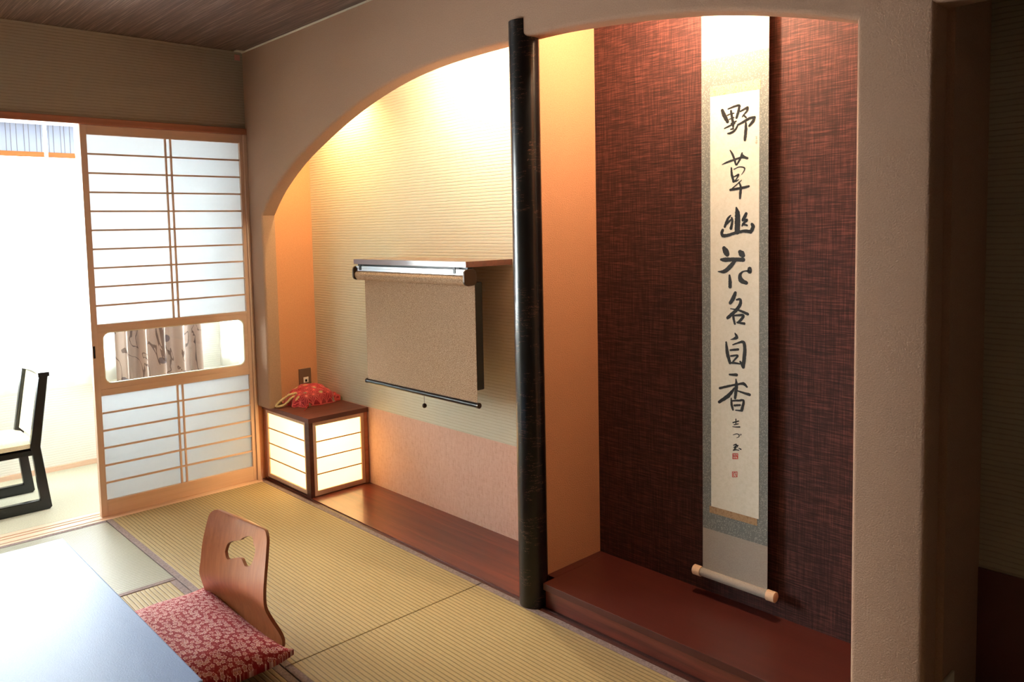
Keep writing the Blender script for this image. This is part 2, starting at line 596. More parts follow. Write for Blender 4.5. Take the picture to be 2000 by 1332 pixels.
# ------------------------------------------------------------------ geometry helpers
class MB:
    """collects shapes in one bmesh, built as one mesh object"""

    def __init__(self):
        self.bm = bmesh.new()

    def box(self, x0, x1, y0, y1, z0, z1, bevel=0.0, seg=2):
        r = bmesh.ops.create_cube(self.bm, size=1)
        vs = r['verts']
        for v in vs:
            v.co = Vector(((x0 + x1) / 2 + v.co.x * (x1 - x0), (y0 + y1) / 2 + v.co.y * (y1 - y0), (z0 + z1) / 2 + v.co.z * (z1 - z0)))
        if bevel:
            es = list({e for v in vs for e in v.link_edges})
            bmesh.ops.bevel(self.bm, geom=es, offset=bevel, segments=seg, affect='EDGES', profile=0.6)
        return self

    def prism(self, pts, axis, a, b, bevel=0.0, seg=2):
        """extrude a closed 2D outline along an axis; pts are the two other coordinates in xyz order"""
        def mk(p, q):
            return {'X': Vector((q, p[0], p[1])), 'Y': Vector((p[0], q, p[1])), 'Z': Vector((p[0], p[1], q))}[axis]
        va = [self.bm.verts.new(mk(p, a)) for p in pts]
        vb = [self.bm.verts.new(mk(p, b)) for p in pts]
        n = len(pts)
        fs = [self.bm.faces.new(va), self.bm.faces.new(vb[::-1])]
        for i in range(n):
            fs.append(self.bm.faces.new((va[(i + 1) % n], va[i], vb[i], vb[(i + 1) % n])))
        bmesh.ops.recalc_face_normals(self.bm, faces=fs)
        if bevel:
            es = list({e for f in fs[:2] for e in f.edges})
            bmesh.ops.bevel(self.bm, geom=es, offset=bevel, segments=seg, affect='EDGES', profile=0.6)
        return self

    def ring_prism(self, outer, inner, axis, a, b):
        """a plate with a hole"""
        def mk(p, q):
            return {'X': Vector((q, p[0], p[1])), 'Y': Vector((p[0], q, p[1])), 'Z': Vector((p[0], p[1], q))}[axis]
        bm = bmesh.new()
        edges = []
        for loop in (outer, inner):
            vs = [bm.verts.new(mk(p, a)) for p in loop]
            for i in range(len(vs)):
                edges.append(bm.edges.new((vs[i], vs[(i + 1) % len(vs)])))
        r = bmesh.ops.triangle_fill(bm, use_beauty=True, use_dissolve=False, edges=edges)
        fs = [f for f in r['geom'] if isinstance(f, bmesh.types.BMFace)]
        e = bmesh.ops.extrude_face_region(bm, geom=fs)
        off = mk((0, 0), b) - mk((0, 0), a)
        bmesh.ops.translate(bm, verts=[g for g in e['geom'] if isinstance(g, bmesh.types.BMVert)], vec=off)
        bmesh.ops.recalc_face_normals(bm, faces=bm.faces)
        me = bpy.data.meshes.new('tmp')
        bm.to_mesh(me)
        bm.free()
        self.bm.from_mesh(me)
        bpy.data.meshes.remove(me)
        return self

    def tube(self, pts, r, seg=12, caps=True, closed=False):
        """sweep a circle along points; r is one radius or one per point"""
        pts = [Vector(p) for p in pts]
        rs = r if isinstance(r, (list, tuple)) else [r] * len(pts)
        n = len(pts)
        up = None
        rings = []
        for i, p in enumerate(pts):
            d = (pts[min(i + 1, n - 1)] - pts[max(i - 1, 0)]).normalized()
            if up is None:
                up = Vector((0, 0, 1)) if abs(d.z) < 0.9 else Vector((1, 0, 0))
            s = d.cross(up).normalized()
            up = s.cross(d).normalized()
            rings.append([self.bm.verts.new(p + (s * math.cos(2 * math.pi * k / seg) + up * math.sin(2 * math.pi * k / seg)) * rs[i]) for k in range(seg)])
        for a, b in zip(rings, rings[1:]):
            for k in range(seg):
                self.bm.faces.new((a[k], a[(k + 1) % seg], b[(k + 1) % seg], b[k]))
        if caps:
            self.bm.faces.new(rings[0][::-1])
            self.bm.faces.new(rings[-1])
        return self

    def grid(self, fn, nu, nv):
        vs = [[self.bm.verts.new(fn(i / nu, j / nv)) for j in range(nv + 1)] for i in range(nu + 1)]
        for i in range(nu):
            for j in range(nv):
                self.bm.faces.new((vs[i][j], vs[i + 1][j], vs[i + 1][j + 1], vs[i][j + 1]))
        return vs

    def sphere(self, c, r, u=16, v=10):
        g = bmesh.ops.create_uvsphere(self.bm, u_segments=u, v_segments=v, radius=r)
        for w in g['verts']:
            w.co += Vector(c)
        return self

    def slab(self, fn_top, fn_bot, nu, nv, uv=None):
        """closed solid between two sheets; uv gives the real width and length of the cloth for its pattern"""
        a = self.grid(fn_top, nu, nv)
        b = self.grid(fn_bot, nu, nv)
        ring_a = [a[i][0] for i in range(nu + 1)] + [a[nu][j] for j in range(1, nv + 1)] + [a[i][nv] for i in range(nu - 1, -1, -1)] + [a[0][j] for j in range(nv - 1, 0, -1)]
        ring_b = [b[i][0] for i in range(nu + 1)] + [b[nu][j] for j in range(1, nv + 1)] + [b[i][nv] for i in range(nu - 1, -1, -1)] + [b[0][j] for j in range(nv - 1, 0, -1)]
        n = len(ring_a)
        for i in range(n):
            self.bm.faces.new((ring_a[i], ring_a[(i + 1) % n], ring_b[(i + 1) % n], ring_b[i]))
        bmesh.ops.recalc_face_normals(self.bm, faces=self.bm.faces)
        if uv:
            par = {}
            for sheet in (a, b):
                for i in range(nu + 1):
                    for j in range(nv + 1):
                        par[sheet[i][j]] = (i / nu * uv[0], j / nv * uv[1])
            lay = self.bm.loops.layers.uv.new('cloth')
            for f in self.bm.faces:
                for lp in f.loops:
                    lp[lay].uv = par[lp.vert]
        return self


def world_loc(o):
    p = Vector((0, 0, 0))
    while o is not None:
        p = p + o.location
        o = o.parent
    return p


def obj(name, mb, mat, parent=None, origin=None, smooth=None, label=None):
    """link the collected shapes as one mesh object; vertices are given in world metres"""
    loc = world_loc(parent) if parent else Vector((0, 0, 0))
    o_loc = Vector(origin) if origin is not None else Vector((0, 0, 0))
    if parent and origin is None:
        o_loc = loc
    me = bpy.data.meshes.new(name)
    for v in mb.bm.verts:
        v.co -= o_loc
    mb.bm.to_mesh(me)
    mb.bm.free()
    if smooth is not None:
        me.shade_smooth()
        me.set_sharp_from_angle(angle=math.radians(smooth))
    o = bpy.data.objects.new(name, me)
    COL.objects.link(o)
    if mat:
        me.materials.append(M[mat] if isinstance(mat, str) else mat)
    if parent:
        o.parent = parent
        o.location = o_loc - loc
    else:
        o.location = o_loc
    if label:
        o['label'] = label
    return o


def tag(o, label, cat, group=None):
    o['label'] = label
    o['category'] = cat
    if group:
        o['group'] = group
    return o


def thing(name, loc, label, cat, group=None):
    o = bpy.data.objects.new(name, None)
    COL.objects.link(o)
    o.location = loc
    o.empty_display_size = 0.1
    return tag(o, label, cat, group)


def struct(name, mb, mat, parent=None, smooth=None, label=None, origin=None):
    o = obj(name, mb, mat, parent, origin, smooth)
    if not parent:
        o['kind'] = 'structure'
    if label:
        o['label'] = label
    return o


def catmull(pts, n=8):
    out = []
    P = [pts[0]] + list(pts) + [pts[-1]]
    for i in range(1, len(P) - 2):
        for k in range(n):
            t = k / n
            out.append(tuple(0.5 * (2 * b + (c - a) * t + (2 * a - 5 * b + 4 * c - d) * t * t + (3 * b - a - 3 * c + d) * t ** 3)
                             for a, b, c, d in zip(P[i - 1], P[i], P[i + 1], P[i + 2])))
    out.append(tuple(pts[-1]))
    return out


def round_rect(x0, x1, y0, y1, r, n=6):
    out = []
    for cx, cy, a0 in ((x1 - r, y1 - r, 0), (x0 + r, y1 - r, 90), (x0 + r, y0 + r, 180), (x1 - r, y0 + r, 270)):
        for k in range(n + 1):
            a = math.radians(a0 + 90 * k / n)
            out.append((cx + r * math.cos(a), cy + r * math.sin(a)))
    return out


# ------------------------------------------------------------------ the room shell
CEIL = 2.49
struct('floor', MB().box(-3.6, 0.62, -7.5, -0.06, -0.12, -0.0535).box(-2.75, -1.787, -3.862, -1.014, -0.0535, -0.001).box(-1.787, -0.887, -3.862, -2.832, -0.0535, -0.001).box(-2.75, 0.0, -7.5, -3.862, -0.0535, -0.001), 'tatA')
struct('floor_veranda', MB().box(-3.6, 0.34, 0.115, 1.12, -0.12, 0.0), 'carpet')
struct('ceiling', MB().box(-3.6, 0.0, -7.5, 0.1, CEIL, CEIL + 0.08), 'ceil')
struct('ceiling_veranda', MB().box(-3.6, 0.34, 0.1, 1.3, 2.30, CEIL + 0.08), 'cream')
struct('ceiling_alcove', MB().box(0.0801, 0.42, -3.43, 0.02, 2.42, CEIL + 0.08), 'cream')

# the arched plaster wall that opens onto the alcoves
arc = catmull([(-0.157, 1.555), (-0.313, 1.690), (-0.549, 1.827), (-0.813, 1.935), (-1.052, 2.016), (-1.269, 2.073), (-1.467, 2.111),
               (-1.649, 2.132), (-1.82, 2.141), (-2.0, 2.143), (-2.2, 2.142), (-2.377, 2.138), (-2.513, 2.129), (-2.71, 2.111),
               (-2.936, 2.080), (-3.057, 2.057), (-3.162, 2.032), (-3.299, 1.995), (-3.43, 1.953)], 5)
outline = [(0.0, 0.4445), (0.0, CEIL), (-7.5, CEIL), (-7.5, 1.955), (-3.612, 1.955), (-3.612, -0.05), (-3.43, -0.05)] + arc[::-1] + [(-0.156, 0.4445)]
w = MB()
bm = w.bm
va = [bm.verts.new((0.0, p[0], p[1])) for p in outline]
vb = [bm.verts.new((0.08, p[0], p[1])) for p in outline]
n = len(outline)
fs = [bm.faces.new(va), bm.faces.new(vb[::-1])]
for i in range(n):
    fs.append(bm.faces.new((va[(i + 1) % n], va[i], vb[i], vb[(i + 1) % n])))
bmesh.ops.recalc_face_normals(bm, faces=fs)
opening = set(va[6:])
opening |= {va[0]} & set()
es = [e for e in bm.edges if e.verts[0] in opening and e.verts[1] in opening]
es += [e for e in bm.edges if {e.verts[0], e.verts[1]} in ({va[3], va[4]}, {va[4], va[5]})]
bmesh.ops.bevel(bm, geom=es, offset=0.016, segments=4, affect='EDGES', profile=0.5)
struct('wall_right', w, 'arch', smooth=35)

# alcove interior
struct('wall_niche_back', MB().box(0.42, 0.5, -2.2, 0.1, 0.447, CEIL), 'rib')
struct('wall_niche_lower', MB().box(0.42, 0.5, -2.2, 0.1, -0.05, 0.447), 'pink')
struct('wall_niche_side', MB().box(0.08, 0.42, 0.02, 0.1, -0.05, 2.42).box(0.0005, 0.08, 0.0005, 0.1, -0.05, CEIL), 'orange')
struct('wall_partition', MB().box(0.07, 0.42, -2.237, -2.165, -0.05, 2.42), 'orange')
struct('wall_alcove_back', MB().box(0.42, 0.5, -3.612, -2.2, -0.05, CEIL), 'red')
struct('wall_alcove_side', MB().box(0.08, 0.42, -3.612, -3.43, -0.05, CEIL), 'orange')
struct('floor_niche', MB().box(0.034, 0.42, -2.165, 0.02, -0.05, 0.002, 0.002), 'redwood')
struct('trim_1', MB().box(0.013, 0.034, -2.165, 0.0, -0.05, -0.003), 'trimwood')
struct('trim_2', MB().box(0.013, 0.048, -3.43, -2.275, -0.05, 0.001).box(0.03, 0.034, -3.43, -2.275, 0.001, 0.004), 'trimwood')

# recess right of the alcove
struct('wall_recess_back', MB().box(0.355, 0.5, -7.5, -3.612, 0.488, CEIL), 'rib_green')
struct('wall_recess_lower', MB().box(0.350, 0.5, -7.5, -3.612, -0.05, 0.488), 'dark_red')
struct('wall_recess_side', MB().box(0.08, 0.355, -3.630, -3.6121, -0.05, CEIL), 'arch')
struct('floor_recess', MB().box(0.0, 0.355, -7.5, -3.630, -0.12, -0.002), 'trimwood')
struct('ceiling_recess', MB().box(0.08, 0.36, -7.5, -3.612, 2.42, CEIL + 0.08), 'cream')

# wall with the sliding screens, and the remaining walls of the room
struct('wall_back', MB().box(-3.6, 0.0, 0.0, 0.1, 2.056, CEIL), 'rib_green')
struct('wall_left', MB().box(-2.83, -2.75, -7.5, 0.0, -0.12, CEIL), 'far_wall')
struct('wall_front', MB().box(-2.75, 0.5, -7.58, -7.5, -0.12, CEIL), 'far_wall')
struct('trim_3', MB().box(-2.75, -0.0, -0.018, 0.11, 2.021, 2.056, 0.003), 'header')
struct('trim_4', MB().box(-0.021, -0.0005, -0.014, 0.11, -0.05, 2.0205, 0.002), 'cedar_z')
sill = MB().box(-2.75, 0.0, -0.055, 0.115, -0.06, -0.006)
for y0, y1 in ((-0.055, -0.030), (-0.022, 0.026), (0.036, 0.062), (0.072, 0.115)):
    sill.box(-2.75, -0.021, y0, y1, -0.007, 0.0, 0.0015, 1)
struct('trim_5', sill, 'cedar')
struct('trim_6', MB().box(-0.007, 0.0, -7.5, 0.0, CEIL - 0.007, CEIL - 0.0005), 'cream')
struct('trim_7', MB().box(-2.75, 0.0, -0.006, 0.0, CEIL - 0.006, CEIL - 0.0005), 'rib_green')

# veranda beyond the screens
struct('wall_veranda', MB().box(-3.6, 0.34, 1.09, 1.2, -0.05, 0.60).box(-3.6, -3.25, 1.09, 1.2, 0.6, 2.3).box(-0.45, 0.34, 1.09, 1.2, 0.6, 2.3).box(-3.25, -0.45, 1.09, 1.2, 2.16, 2.3), 'rib_white')
struct('wall_veranda_side', MB().box(0.26, 0.34, 0.1, 1.09, -0.05, 0.60).box(0.26, 0.34, 0.1, 1.09, 2.10, 2.3).box(0.26, 0.34, 0.1, 0.22, 0.60, 2.10).box(0.26, 0.34, 1.0, 1.09, 0.60, 2.10).box(0.0, 0.26, 0.1, 0.13, -0.05, 2.3), 'rib_white')
wf = MB()
for y0, y1 in ((0.22, 0.255), (0.965, 1.0)):
    wf.box(0.285, 0.325, y0, y1, 0.60, 2.10)
wf.box(0.285, 0.325, 0.255, 0.965, 0.60, 0.635).box(0.285, 0.325, 0.255, 0.965, 2.065, 2.10)
win = struct('window_2', wf, 'alu')
obj('pane', MB().box(0.303, 0.307, 0.255, 0.965, 0.635, 2.065), 'glass', win)
struct('wall_veranda_far', MB().box(-3.6, -3.52, 0.0, 1.2, -0.12, 2.3).box(-3.6, -2.75, -0.06, 0.1, -0.12, 2.056), 'rib_white')
struct('baseboard_veranda', MB().box(-3.5, 0.26, 1.078, 1.09, 0.0, 0.03), 'cedar')
wf = MB()
for x0, x1 in ((-3.25, -3.21), (-1.87, -1.82), (-0.49, -0.45)):
    wf.box(x0, x1, 1.12, 1.17, 0.60, 2.16)
wf.box(-3.25, -0.45, 1.12, 1.17, 0.60, 0.64).box(-3.25, -0.45, 1.12, 1.17, 2.12, 2.16)
win = struct('window_1', wf, 'alu')
obj('pane', MB().box(-3.21, -1.87, 1.143, 1.147, 0.64, 2.12), 'glass', win)
obj('pane', MB().box(-1.82, -0.49, 1.143, 1.147, 0.64, 2.12), 'glass', win)

# ------------------------------------------------------------------ tatami mats
def mat(name_label, x0, x1, y0, y1, along, group='tatami mats covering the room'):
    t = thing('tatami_mat', ((x0 + x1) / 2, (y0 + y1) / 2, -0.052), name_label, 'mat', group)
    g = 0.0012
    hw = 0.029
    if along == 'Y':
        obj('rush_cover', MB().box(x0 + hw, x1 - hw, y0 + g, y1 - g, -0.052, 0.0, 0.002, 2), 'tatA', t)
        obj('binding', MB().box(x0 + g, x0 + hw, y0 + g, y1 - g, -0.052, 0.001, 0.002, 2), 'heri', t)
        obj('binding', MB().box(x1 - hw, x1 - g, y0 + g, y1 - g, -0.052, 0.001, 0.002, 2), 'heri', t)
    else:
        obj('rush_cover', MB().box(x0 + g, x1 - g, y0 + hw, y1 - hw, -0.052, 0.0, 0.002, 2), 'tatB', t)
        obj('binding', MB().box(x0 + g, x1 - g, y0 + g, y0 + hw, -0.052, 0.001, 0.002, 2), 'heri', t)
        obj('binding', MB().box(x0 + g, x1 - g, y1 - hw, y1 - g, -0.052, 0.001, 0.002, 2), 'heri', t)
    return t


mat('straw tatami mat in front of the shoji screen and the lit lamp cabinet', -0.885, 0.013, -1.948, -0.056, 'Y')
mat('straw tatami mat in the foreground, in front of the black post and scroll alcove', -0.885, 0.013, -3.86, -1.950, 'Y')
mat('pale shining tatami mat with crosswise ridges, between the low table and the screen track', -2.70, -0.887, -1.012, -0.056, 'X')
mat('tatami mat under the low table and the red floor cushion', -1.785, -0.887, -2.83, -1.014, 'Y')

# ------------------------------------------------------------------ shoji screen
sh = thing('shoji_screen', (-0.455, 0.0, 0.0), 'sliding shoji screen of pale wood and white paper with a glass strip', 'screen')
XL, XR = -0.888, -0.022
obj('stile', MB().box(XL, -0.857, -0.004, 0.028, 0.001, 2.02, 0.0015), 'cedar_z', sh)
obj('stile', MB().box(-0.042, XR, -0.004, 0.028, 0.001, 2.02, 0.0015), 'cedar_z', sh)
for z0, z1 in ((1.973, 2.02), (0.001, 0.083)):
    obj('rail', MB().box(-0.857, -0.042, -0.003, 0.027, z0, z1, 0.001), 'cedar', sh)
obj('rail', MB().box(-0.857, -0.042, -0.0035, 0.0275, 0.990, 1.005, 0.001), 'cedar', sh)
obj('rail', MB().box(-0.857, -0.042, -0.0035, 0.0275, 0.634, 0.668, 0.001), 'cedar', sh)
gp = obj('glass_panel', MB().ring_prism([(-0.857, 0.668), (-0.042, 0.668), (-0.042, 0.990), (-0.857, 0.990)],
                                        round_rect(-0.834, -0.060, 0.692, 0.963, 0.035), 'Y', -0.001, 0.025), 'cedar', sh)
obj('glass_edge', MB().ring_prism(round_rect(-0.8345, -0.0595, 0.6915, 0.9635, 0.035), round_rect(-0.829, -0.065, 0.697, 0.958, 0.032), 'Y', 0.002, 0.024), 'lit_wood', gp)
obj('pane', MB().prism(round_rect(-0.8295, -0.0645, 0.6965, 0.9585, 0.032), 'Y', 0.012, 0.015), 'glass', gp)
for z0, z1 in ((1.005, 1.973), (0.083, 0.634)):
    obj('paper', MB().box(-0.857, -0.042, 0.0125, 0.0135, z0, z1), 'paper', sh)
def lattice_bars(z0, z1, rows):
    for x in (-0.466, -0.438):
        obj('upright_bar', MB().box(x, x + 0.009, 0.001, 0.0124, z0, z1), 'cedar_z', sh)
    for k in range(1, rows):
        z = z0 + (z1 - z0) * k / rows
        obj('cross_bar', MB().box(-0.857, -0.042, 0.002, 0.0122, z - 0.0045, z + 0.0045), 'cedar', sh)
lattice_bars(1.005, 1.973, 10)
lattice_bars(0.083, 0.634, 6)
obj('finger_pull', MB().box(-0.884, -0.874, -0.0055, 0.0, 0.834, 0.897, 0.001), 'black', sh)

# ------------------------------------------------------------------ veranda: curtain, drape, bamboo screens, chair
def wave_cloth(x0, x1, y, z0, z1, amp, folds, seed, hem=0.0, taper=0.0):
    rnd = random.Random(seed)
    ph = [rnd.uniform(0, 6.28) for _ in range(4)]

    def f(u, v):
        x = x0 + (x1 - x0) * u
        a = amp * (0.55 + 0.45 * v)
        yy = y + a * (math.sin(2 * math.pi * folds * u + ph[0] + 0.5 * math.sin(7 * u + ph[1])) + 0.35 * math.sin(2 * math.pi * folds * 2.1 * u + ph[2]))
        zz = z1 + (z0 - z1) * v + hem * v * math.sin(2 * math.pi * folds * u + ph[3])
        return Vector((x, yy, zz))
    mb = MB()
    mb.grid(f, int(folds * 16), 14)
    return mb


tag(obj('sheer_curtain', wave_cloth(-3.30, -0.40, 1.062, 0.525, 2.2, 0.012, 15, 3, 0.006), 'sheer', origin=(-1.85, 1.06, 0.52), smooth=180),
    'wide white sheer curtain hanging over the bright veranda window behind the black chair', 'curtain')
sc2 = MB()  # sheer panel added over the unseen side window for its white glow
sc2.grid(lambda u, v: Vector((0.232 + 0.010 * math.sin(u * 40) + 0.004 * math.sin(u * 93 + 1), 0.17 + 0.87 * u, 2.2 - 1.67 * v)), 90, 10)
tag(obj('sheer_curtain', sc2, 'sheer', origin=(0.232, 0.6, 0.53), smooth=180),
    'added white sheer curtain for the glow at the right end of the glass strip, beside the brown drape', 'curtain')
dr = wave_cloth(-0.475, 0.075, 0.985, 0.524, 2.18, 0.042, 4.3, 11)
tag(obj('drape', dr, 'drape', origin=(-0.2, 0.985, 0.524), smooth=180),
    'brown patterned drape with dark leaves, seen through the glass strip of the screen', 'curtain')


def bamboo(x0, x1, cords, label):
    t = thing('bamboo_blind', ((x0 + x1) / 2, 1.02, 1.945), label, 'blind', 'bamboo blinds above the veranda window')
    obj('screen', MB().box(x0, x1, 1.019, 1.0205, 1.97, 2.20), 'blind', t)
    obj('bottom_bar', MB().box(x0, x1, 1.008, 1.024, 1.943, 1.974, 0.002), 'ochre', t)
    for x in cords:
        obj('cord', MB().box(x - 0.0014, x + 0.0014, 1.0165, 1.0188, 1.971, 2.20), 'cord', t)


bamboo(-1.85, -0.812, (-1.72, -1.60, -1.48, -1.36, -1.24, -1.12, -1.01, -0.985, -0.955, -0.915, -0.89, -0.85, -0.825), 'wide translucent bamboo blind rolled down left of the narrow one, above the window')
bamboo(-0.792, -0.640, (-0.782, -0.756, -0.716, -0.696, -0.664), 'narrow translucent bamboo blind next to the screen, above the window')

ch = thing('veranda_chair', (-1.25, 0.55, 0.0), 'low black wooden chair with cream upholstery standing on the veranda', 'chair')
prof = [(-1.059, 0.725), (-1.018, 0.722), (-1.060, 0.44), (-1.074, 0.345), (-1.032, 0.0), (-1.075, 0.0), (-1.73, 0.0), (-1.70, 0.37), (-1.655, 0.37), (-1.668, 0.06), (-1.0905, 0.06), (-1.1, 0.264), (-1.107, 0.30), (-1.66, 0.30), (-1.66, 0.345), (-1.128, 0.345)]
prof = [(-1.062, 0.725), (-1.018, 0.722), (-1.074, 0.345), (-1.035, 0.012), (-1.047, 0.0), (-1.72, 0.0), (-1.745, 0.36), (-1.70, 0.36), (-1.685, 0.058), (-1.090, 0.058), (-1.114, 0.31), (-1.124, 0.345)]
for y0 in (0.35, 0.728):
    obj('side_frame', MB().prism(prof, 'Y', y0, y0 + 0.034, 0.004), 'black', ch)
obj('seat_rail', MB().box(-1.72, -1.10, 0.384, 0.728, 0.315, 0.345, 0.003).box(-1.72, -1.10, 0.352, 0.384, 0.305, 0.335, 0.003), 'black', ch)


def seat_fn(top):
    def f(u, v):
        x = -1.74 + 0.65 * u
        y = 0.357 + 0.40 * v
        e = max(abs(2 * u - 1), abs(2 * v - 1))
        return Vector((x, y, 0.345 if not top else 0.368 + 0.032 * (1 - e ** 4)))
    return f


obj('seat', MB().slab(seat_fn(True), seat_fn(False), 16, 16), 'seat', ch, smooth=60)


def pad_fn(front):
    def f(u, v):
        z = 0.39 + 0.325 * v
        y = 0.390 + 0.332 * u
        x0 = -1.092 + 0.053 * v
        b = 0.008 * (1 - (2 * u - 1) ** 4) * (1 - (2 * v - 1) ** 6)
        return Vector((x0 - (0.006 + b if front else -0.018), y, z))
    return f


obj('back_pad', MB().slab(pad_fn(True), pad_fn(False), 12, 16), 'seat', ch, smooth=60)


def crest_fn(top):
    def f(u, v):
        y = 0.338 + 0.436 * u
        bow = 0.022 * (1 - (2 * u - 1) ** 2)
        return Vector((-1.068 + 0.054 * v + bow, y, (0.744 if top else 0.720) + 0.006 * (1 - (2 * u - 1) ** 2)))
    return f


obj('crest_rail', MB().slab(crest_fn(True), crest_fn(False), 18, 4), 'black', ch, smooth=40)

# ------------------------------------------------------------------ lit cabinet in the niche corner
cb = thing('lamp_cabinet', (0.22, -0.27, 0.002), 'glowing paper lantern cabinet with a dark wooden top in the niche corner', 'lamp')
obj('base', MB().box(0.046, 0.405, -0.522, -0.004, 0.0025, 0.014), 'trimwood', cb)
obj('top', MB().box(0.030, 0.419, -0.541, -0.001, 0.418, 0.444, 0.0015), 'cabwood', cb)
obj('post', MB().box(0.034, 0.059, -0.536, -0.492, 0.0025, 0.418, 0.0015), 'trimwood', cb)
obj('post', MB().box(0.392, 0.417, -0.534, -0.49, 0.0025, 0.418, 0.0015), 'header', cb)
obj('post', MB().box(0.034, 0.056, -0.030, -0.004, 0.0025, 0.418, 0.0015), 'header', cb)
# side facing the room
fr = MB()
fr.box(0.036, 0.050, -0.4915, -0.478, 0.014, 0.418).box(0.036, 0.050, -0.052, -0.0305, 0.014, 0.418)
fr.box(0.036, 0.050, -0.478, -0.052, 0.400, 0.418).box(0.036, 0.050, -0.478, -0.052, 0.014, 0.036)
fp = obj('panel_frame', fr, 'cedar_z', cb)
obj('paper', MB().box(0.044, 0.0455, -0.478, -0.052, 0.036, 0.400), 'lamp_paper', fp)
for k in (1, 2, 3):
    z = 0.036 + 0.364 * k / 4
    obj('cross_bar', MB().box(0.039, 0.0435, -0.478, -0.052, z - 0.003, z + 0.003), 'header', fp)
# side facing the camera end of the room
fr = MB()
fr.box(0.0595, 0.080, -0.532, -0.518, 0.006, 0.418).box(0.371, 0.3915, -0.532, -0.518, 0.006, 0.418)
fr.box(0.080, 0.371, -0.532, -0.518, 0.396, 0.418).box(0.080, 0.371, -0.532, -0.518, 0.006, 0.032)
fp = obj('panel_frame', fr, 'cedar_z', cb)
obj('paper', MB().box(0.080, 0.371, -0.5235, -0.522, 0.032, 0.396), 'lamp_paper', fp)
for k in (1, 2, 3):
    z = 0.032 + 0.364 * k / 4
    obj('cross_bar', MB().box(0.080, 0.371, -0.529, -0.5245, z - 0.003, z + 0.003), 'header', fp)
point_light('cabinet_bulb', (0.20, -0.36, 0.30), 11.0, (1, 0.80, 0.48), 0.04)

# telephone under its cloth, wall jack
ph = thing('telephone', (0.28, -0.15, 0.444), 'beige coiled cord and dark telephone base under the red cloth', 'telephone')
obj('body', MB().box(0.190, 0.360, -0.225, -0.075, 0.4445, 0.480, 0.01), 'phone', ph)
core = catmull([(0.160, -0.185, 0.515), (0.118, -0.186, 0.514), (0.085, -0.184, 0.501), (0.050, -0.176, 0.478), (0.034, -0.172, 0.4605), (0.040, -0.178, 0.4545),
                (0.066, -0.190, 0.4585), (0.094, -0.194, 0.474), (0.120, -0.190, 0.493), (0.150, -0.186, 0.500)], 26)
hel = []
acc = 0
for i, p in enumerate(core):
    p = Vector(p)
    if i:
        acc += (p - Vector(core[i - 1])).length
    d = (Vector(core[min(i + 1, len(core) - 1)]) - Vector(core[max(i - 1, 0)])).normalized()
    s = d.cross(Vector((0, 0, 1))).normalized()
    u = s.cross(d)
    a = acc / 0.0062 * 2 * math.pi
    hel.append(p + (s * math.cos(a) + u * math.sin(a)) * 0.0058)
hel2 = []
for a, b in zip(hel, hel[1:]):
    hel2 += [a, (a + b) / 2]
obj('coiled_cord', MB().tube(core, 0.0055, 10).tube(hel, 0.0026, 6), 'beige_plastic', ph, smooth=60)


def cover(top):
    def f(u, v):
        # u along x (0.135 .. 0.415), v along y (-0.29 .. -0.0)
        a, b = 2 * u - 1, 2 * v - 1
        r = (abs(a) ** 3.2 + abs(b) ** 3.2) ** (1 / 3.2)
        k = 1.0
        m = max(abs(a), abs(b))
        if r > 1e-6 and m > 0.7:
            k = 1 - (m - 0.7) / 0.3 * (1 - m / r) * 0.9
        x = 0.264 + 0.148 * a * k
        y = -0.158 + 0.128 * b * k
        h = max(0.0, 1 - r ** 3.6) ** 0.55 if r < 1 else 0.0
        n = noise.noise(Vector((x * 24, y * 24, 3.1))) * 0.006 + noise.noise(Vector((x * 60, y * 60, 1.1))) * 0.0022
        rise = 0.070 + 0.030 * math.exp(-((a - 0.1) ** 2 + (b - 0.35) ** 2) / 0.5)
        z = 0.449 + rise * h + n * (0.4 + h)
        # side skirt flares in soft folds
        fl = 0.007 * math.sin(11 * math.atan2(b, a)) * (1 - h)
        if not top:
            z -= 0.0035
        return Vector((x + a * fl, y + b * fl, max(z, 0.4452 if top else 0.4447)))
    return f


cv = obj('phone_cover', MB().slab(cover(True), cover(False), 44, 44, (0.36, 0.34)), 'star', None, (0.275, -0.15, 0.444), smooth=60)
tag(cv, 'red cloth cover with star pattern and leaves, draped over the telephone on the lamp cabinet', 'cloth')
obj('side_knot', MB().slab(lambda u, v: Vector((0.372 + 0.046 * u, -0.268 + 0.10 * v, 0.462 + 0.026 * math.sin(math.pi * u) ** 0.6 * math.sin(math.pi * v) ** 0.6 + 0.004 * math.sin(13 * v))),
                           lambda u, v: Vector((0.372 + 0.046 * u, -0.268 + 0.10 * v, 0.446)), 14, 18, (0.09, 0.13)), 'star', cv, smooth=60)
obj('ribbon', MB().tube(catmull([(0.178, -0.284, 0.455), (0.160, -0.300, 0.448), (0.140, -0.318, 0.4462), (0.118, -0.345, 0.4462)], 6), 0.0022, 6).sphere((0.176, -0.283, 0.455), 0.008, 10, 8), 'ribbon', cv, smooth=60)

jk = thing('wall_jack', (0.33, 0.02, 0.56), 'brushed metal telephone jack plate on the niche side wall', 'socket')
obj('plate', MB().box(0.290, 0.373, 0.013, 0.02, 0.500, 0.616, 0.002), 'plate', jk)
sk = obj('socket', MB().box(0.318, 0.353, 0.0105, 0.013, 0.528, 0.562, 0.001), 'socket', jk)
obj('opening', MB().box(0.329, 0.342, 0.0098, 0.0105, 0.533, 0.548), 'black', sk)

# ------------------------------------------------------------------ wall shelf, roller blind, television
tag(obj('wall_shelf', MB().box(0.14, 0.42, -1.748, -0.872, 1.2865, 1.312, 0.001), 'shelf', origin=(0.28, -1.31, 1.287)),
    'brown wooden wall shelf mounted above the roller blind', 'shelf')

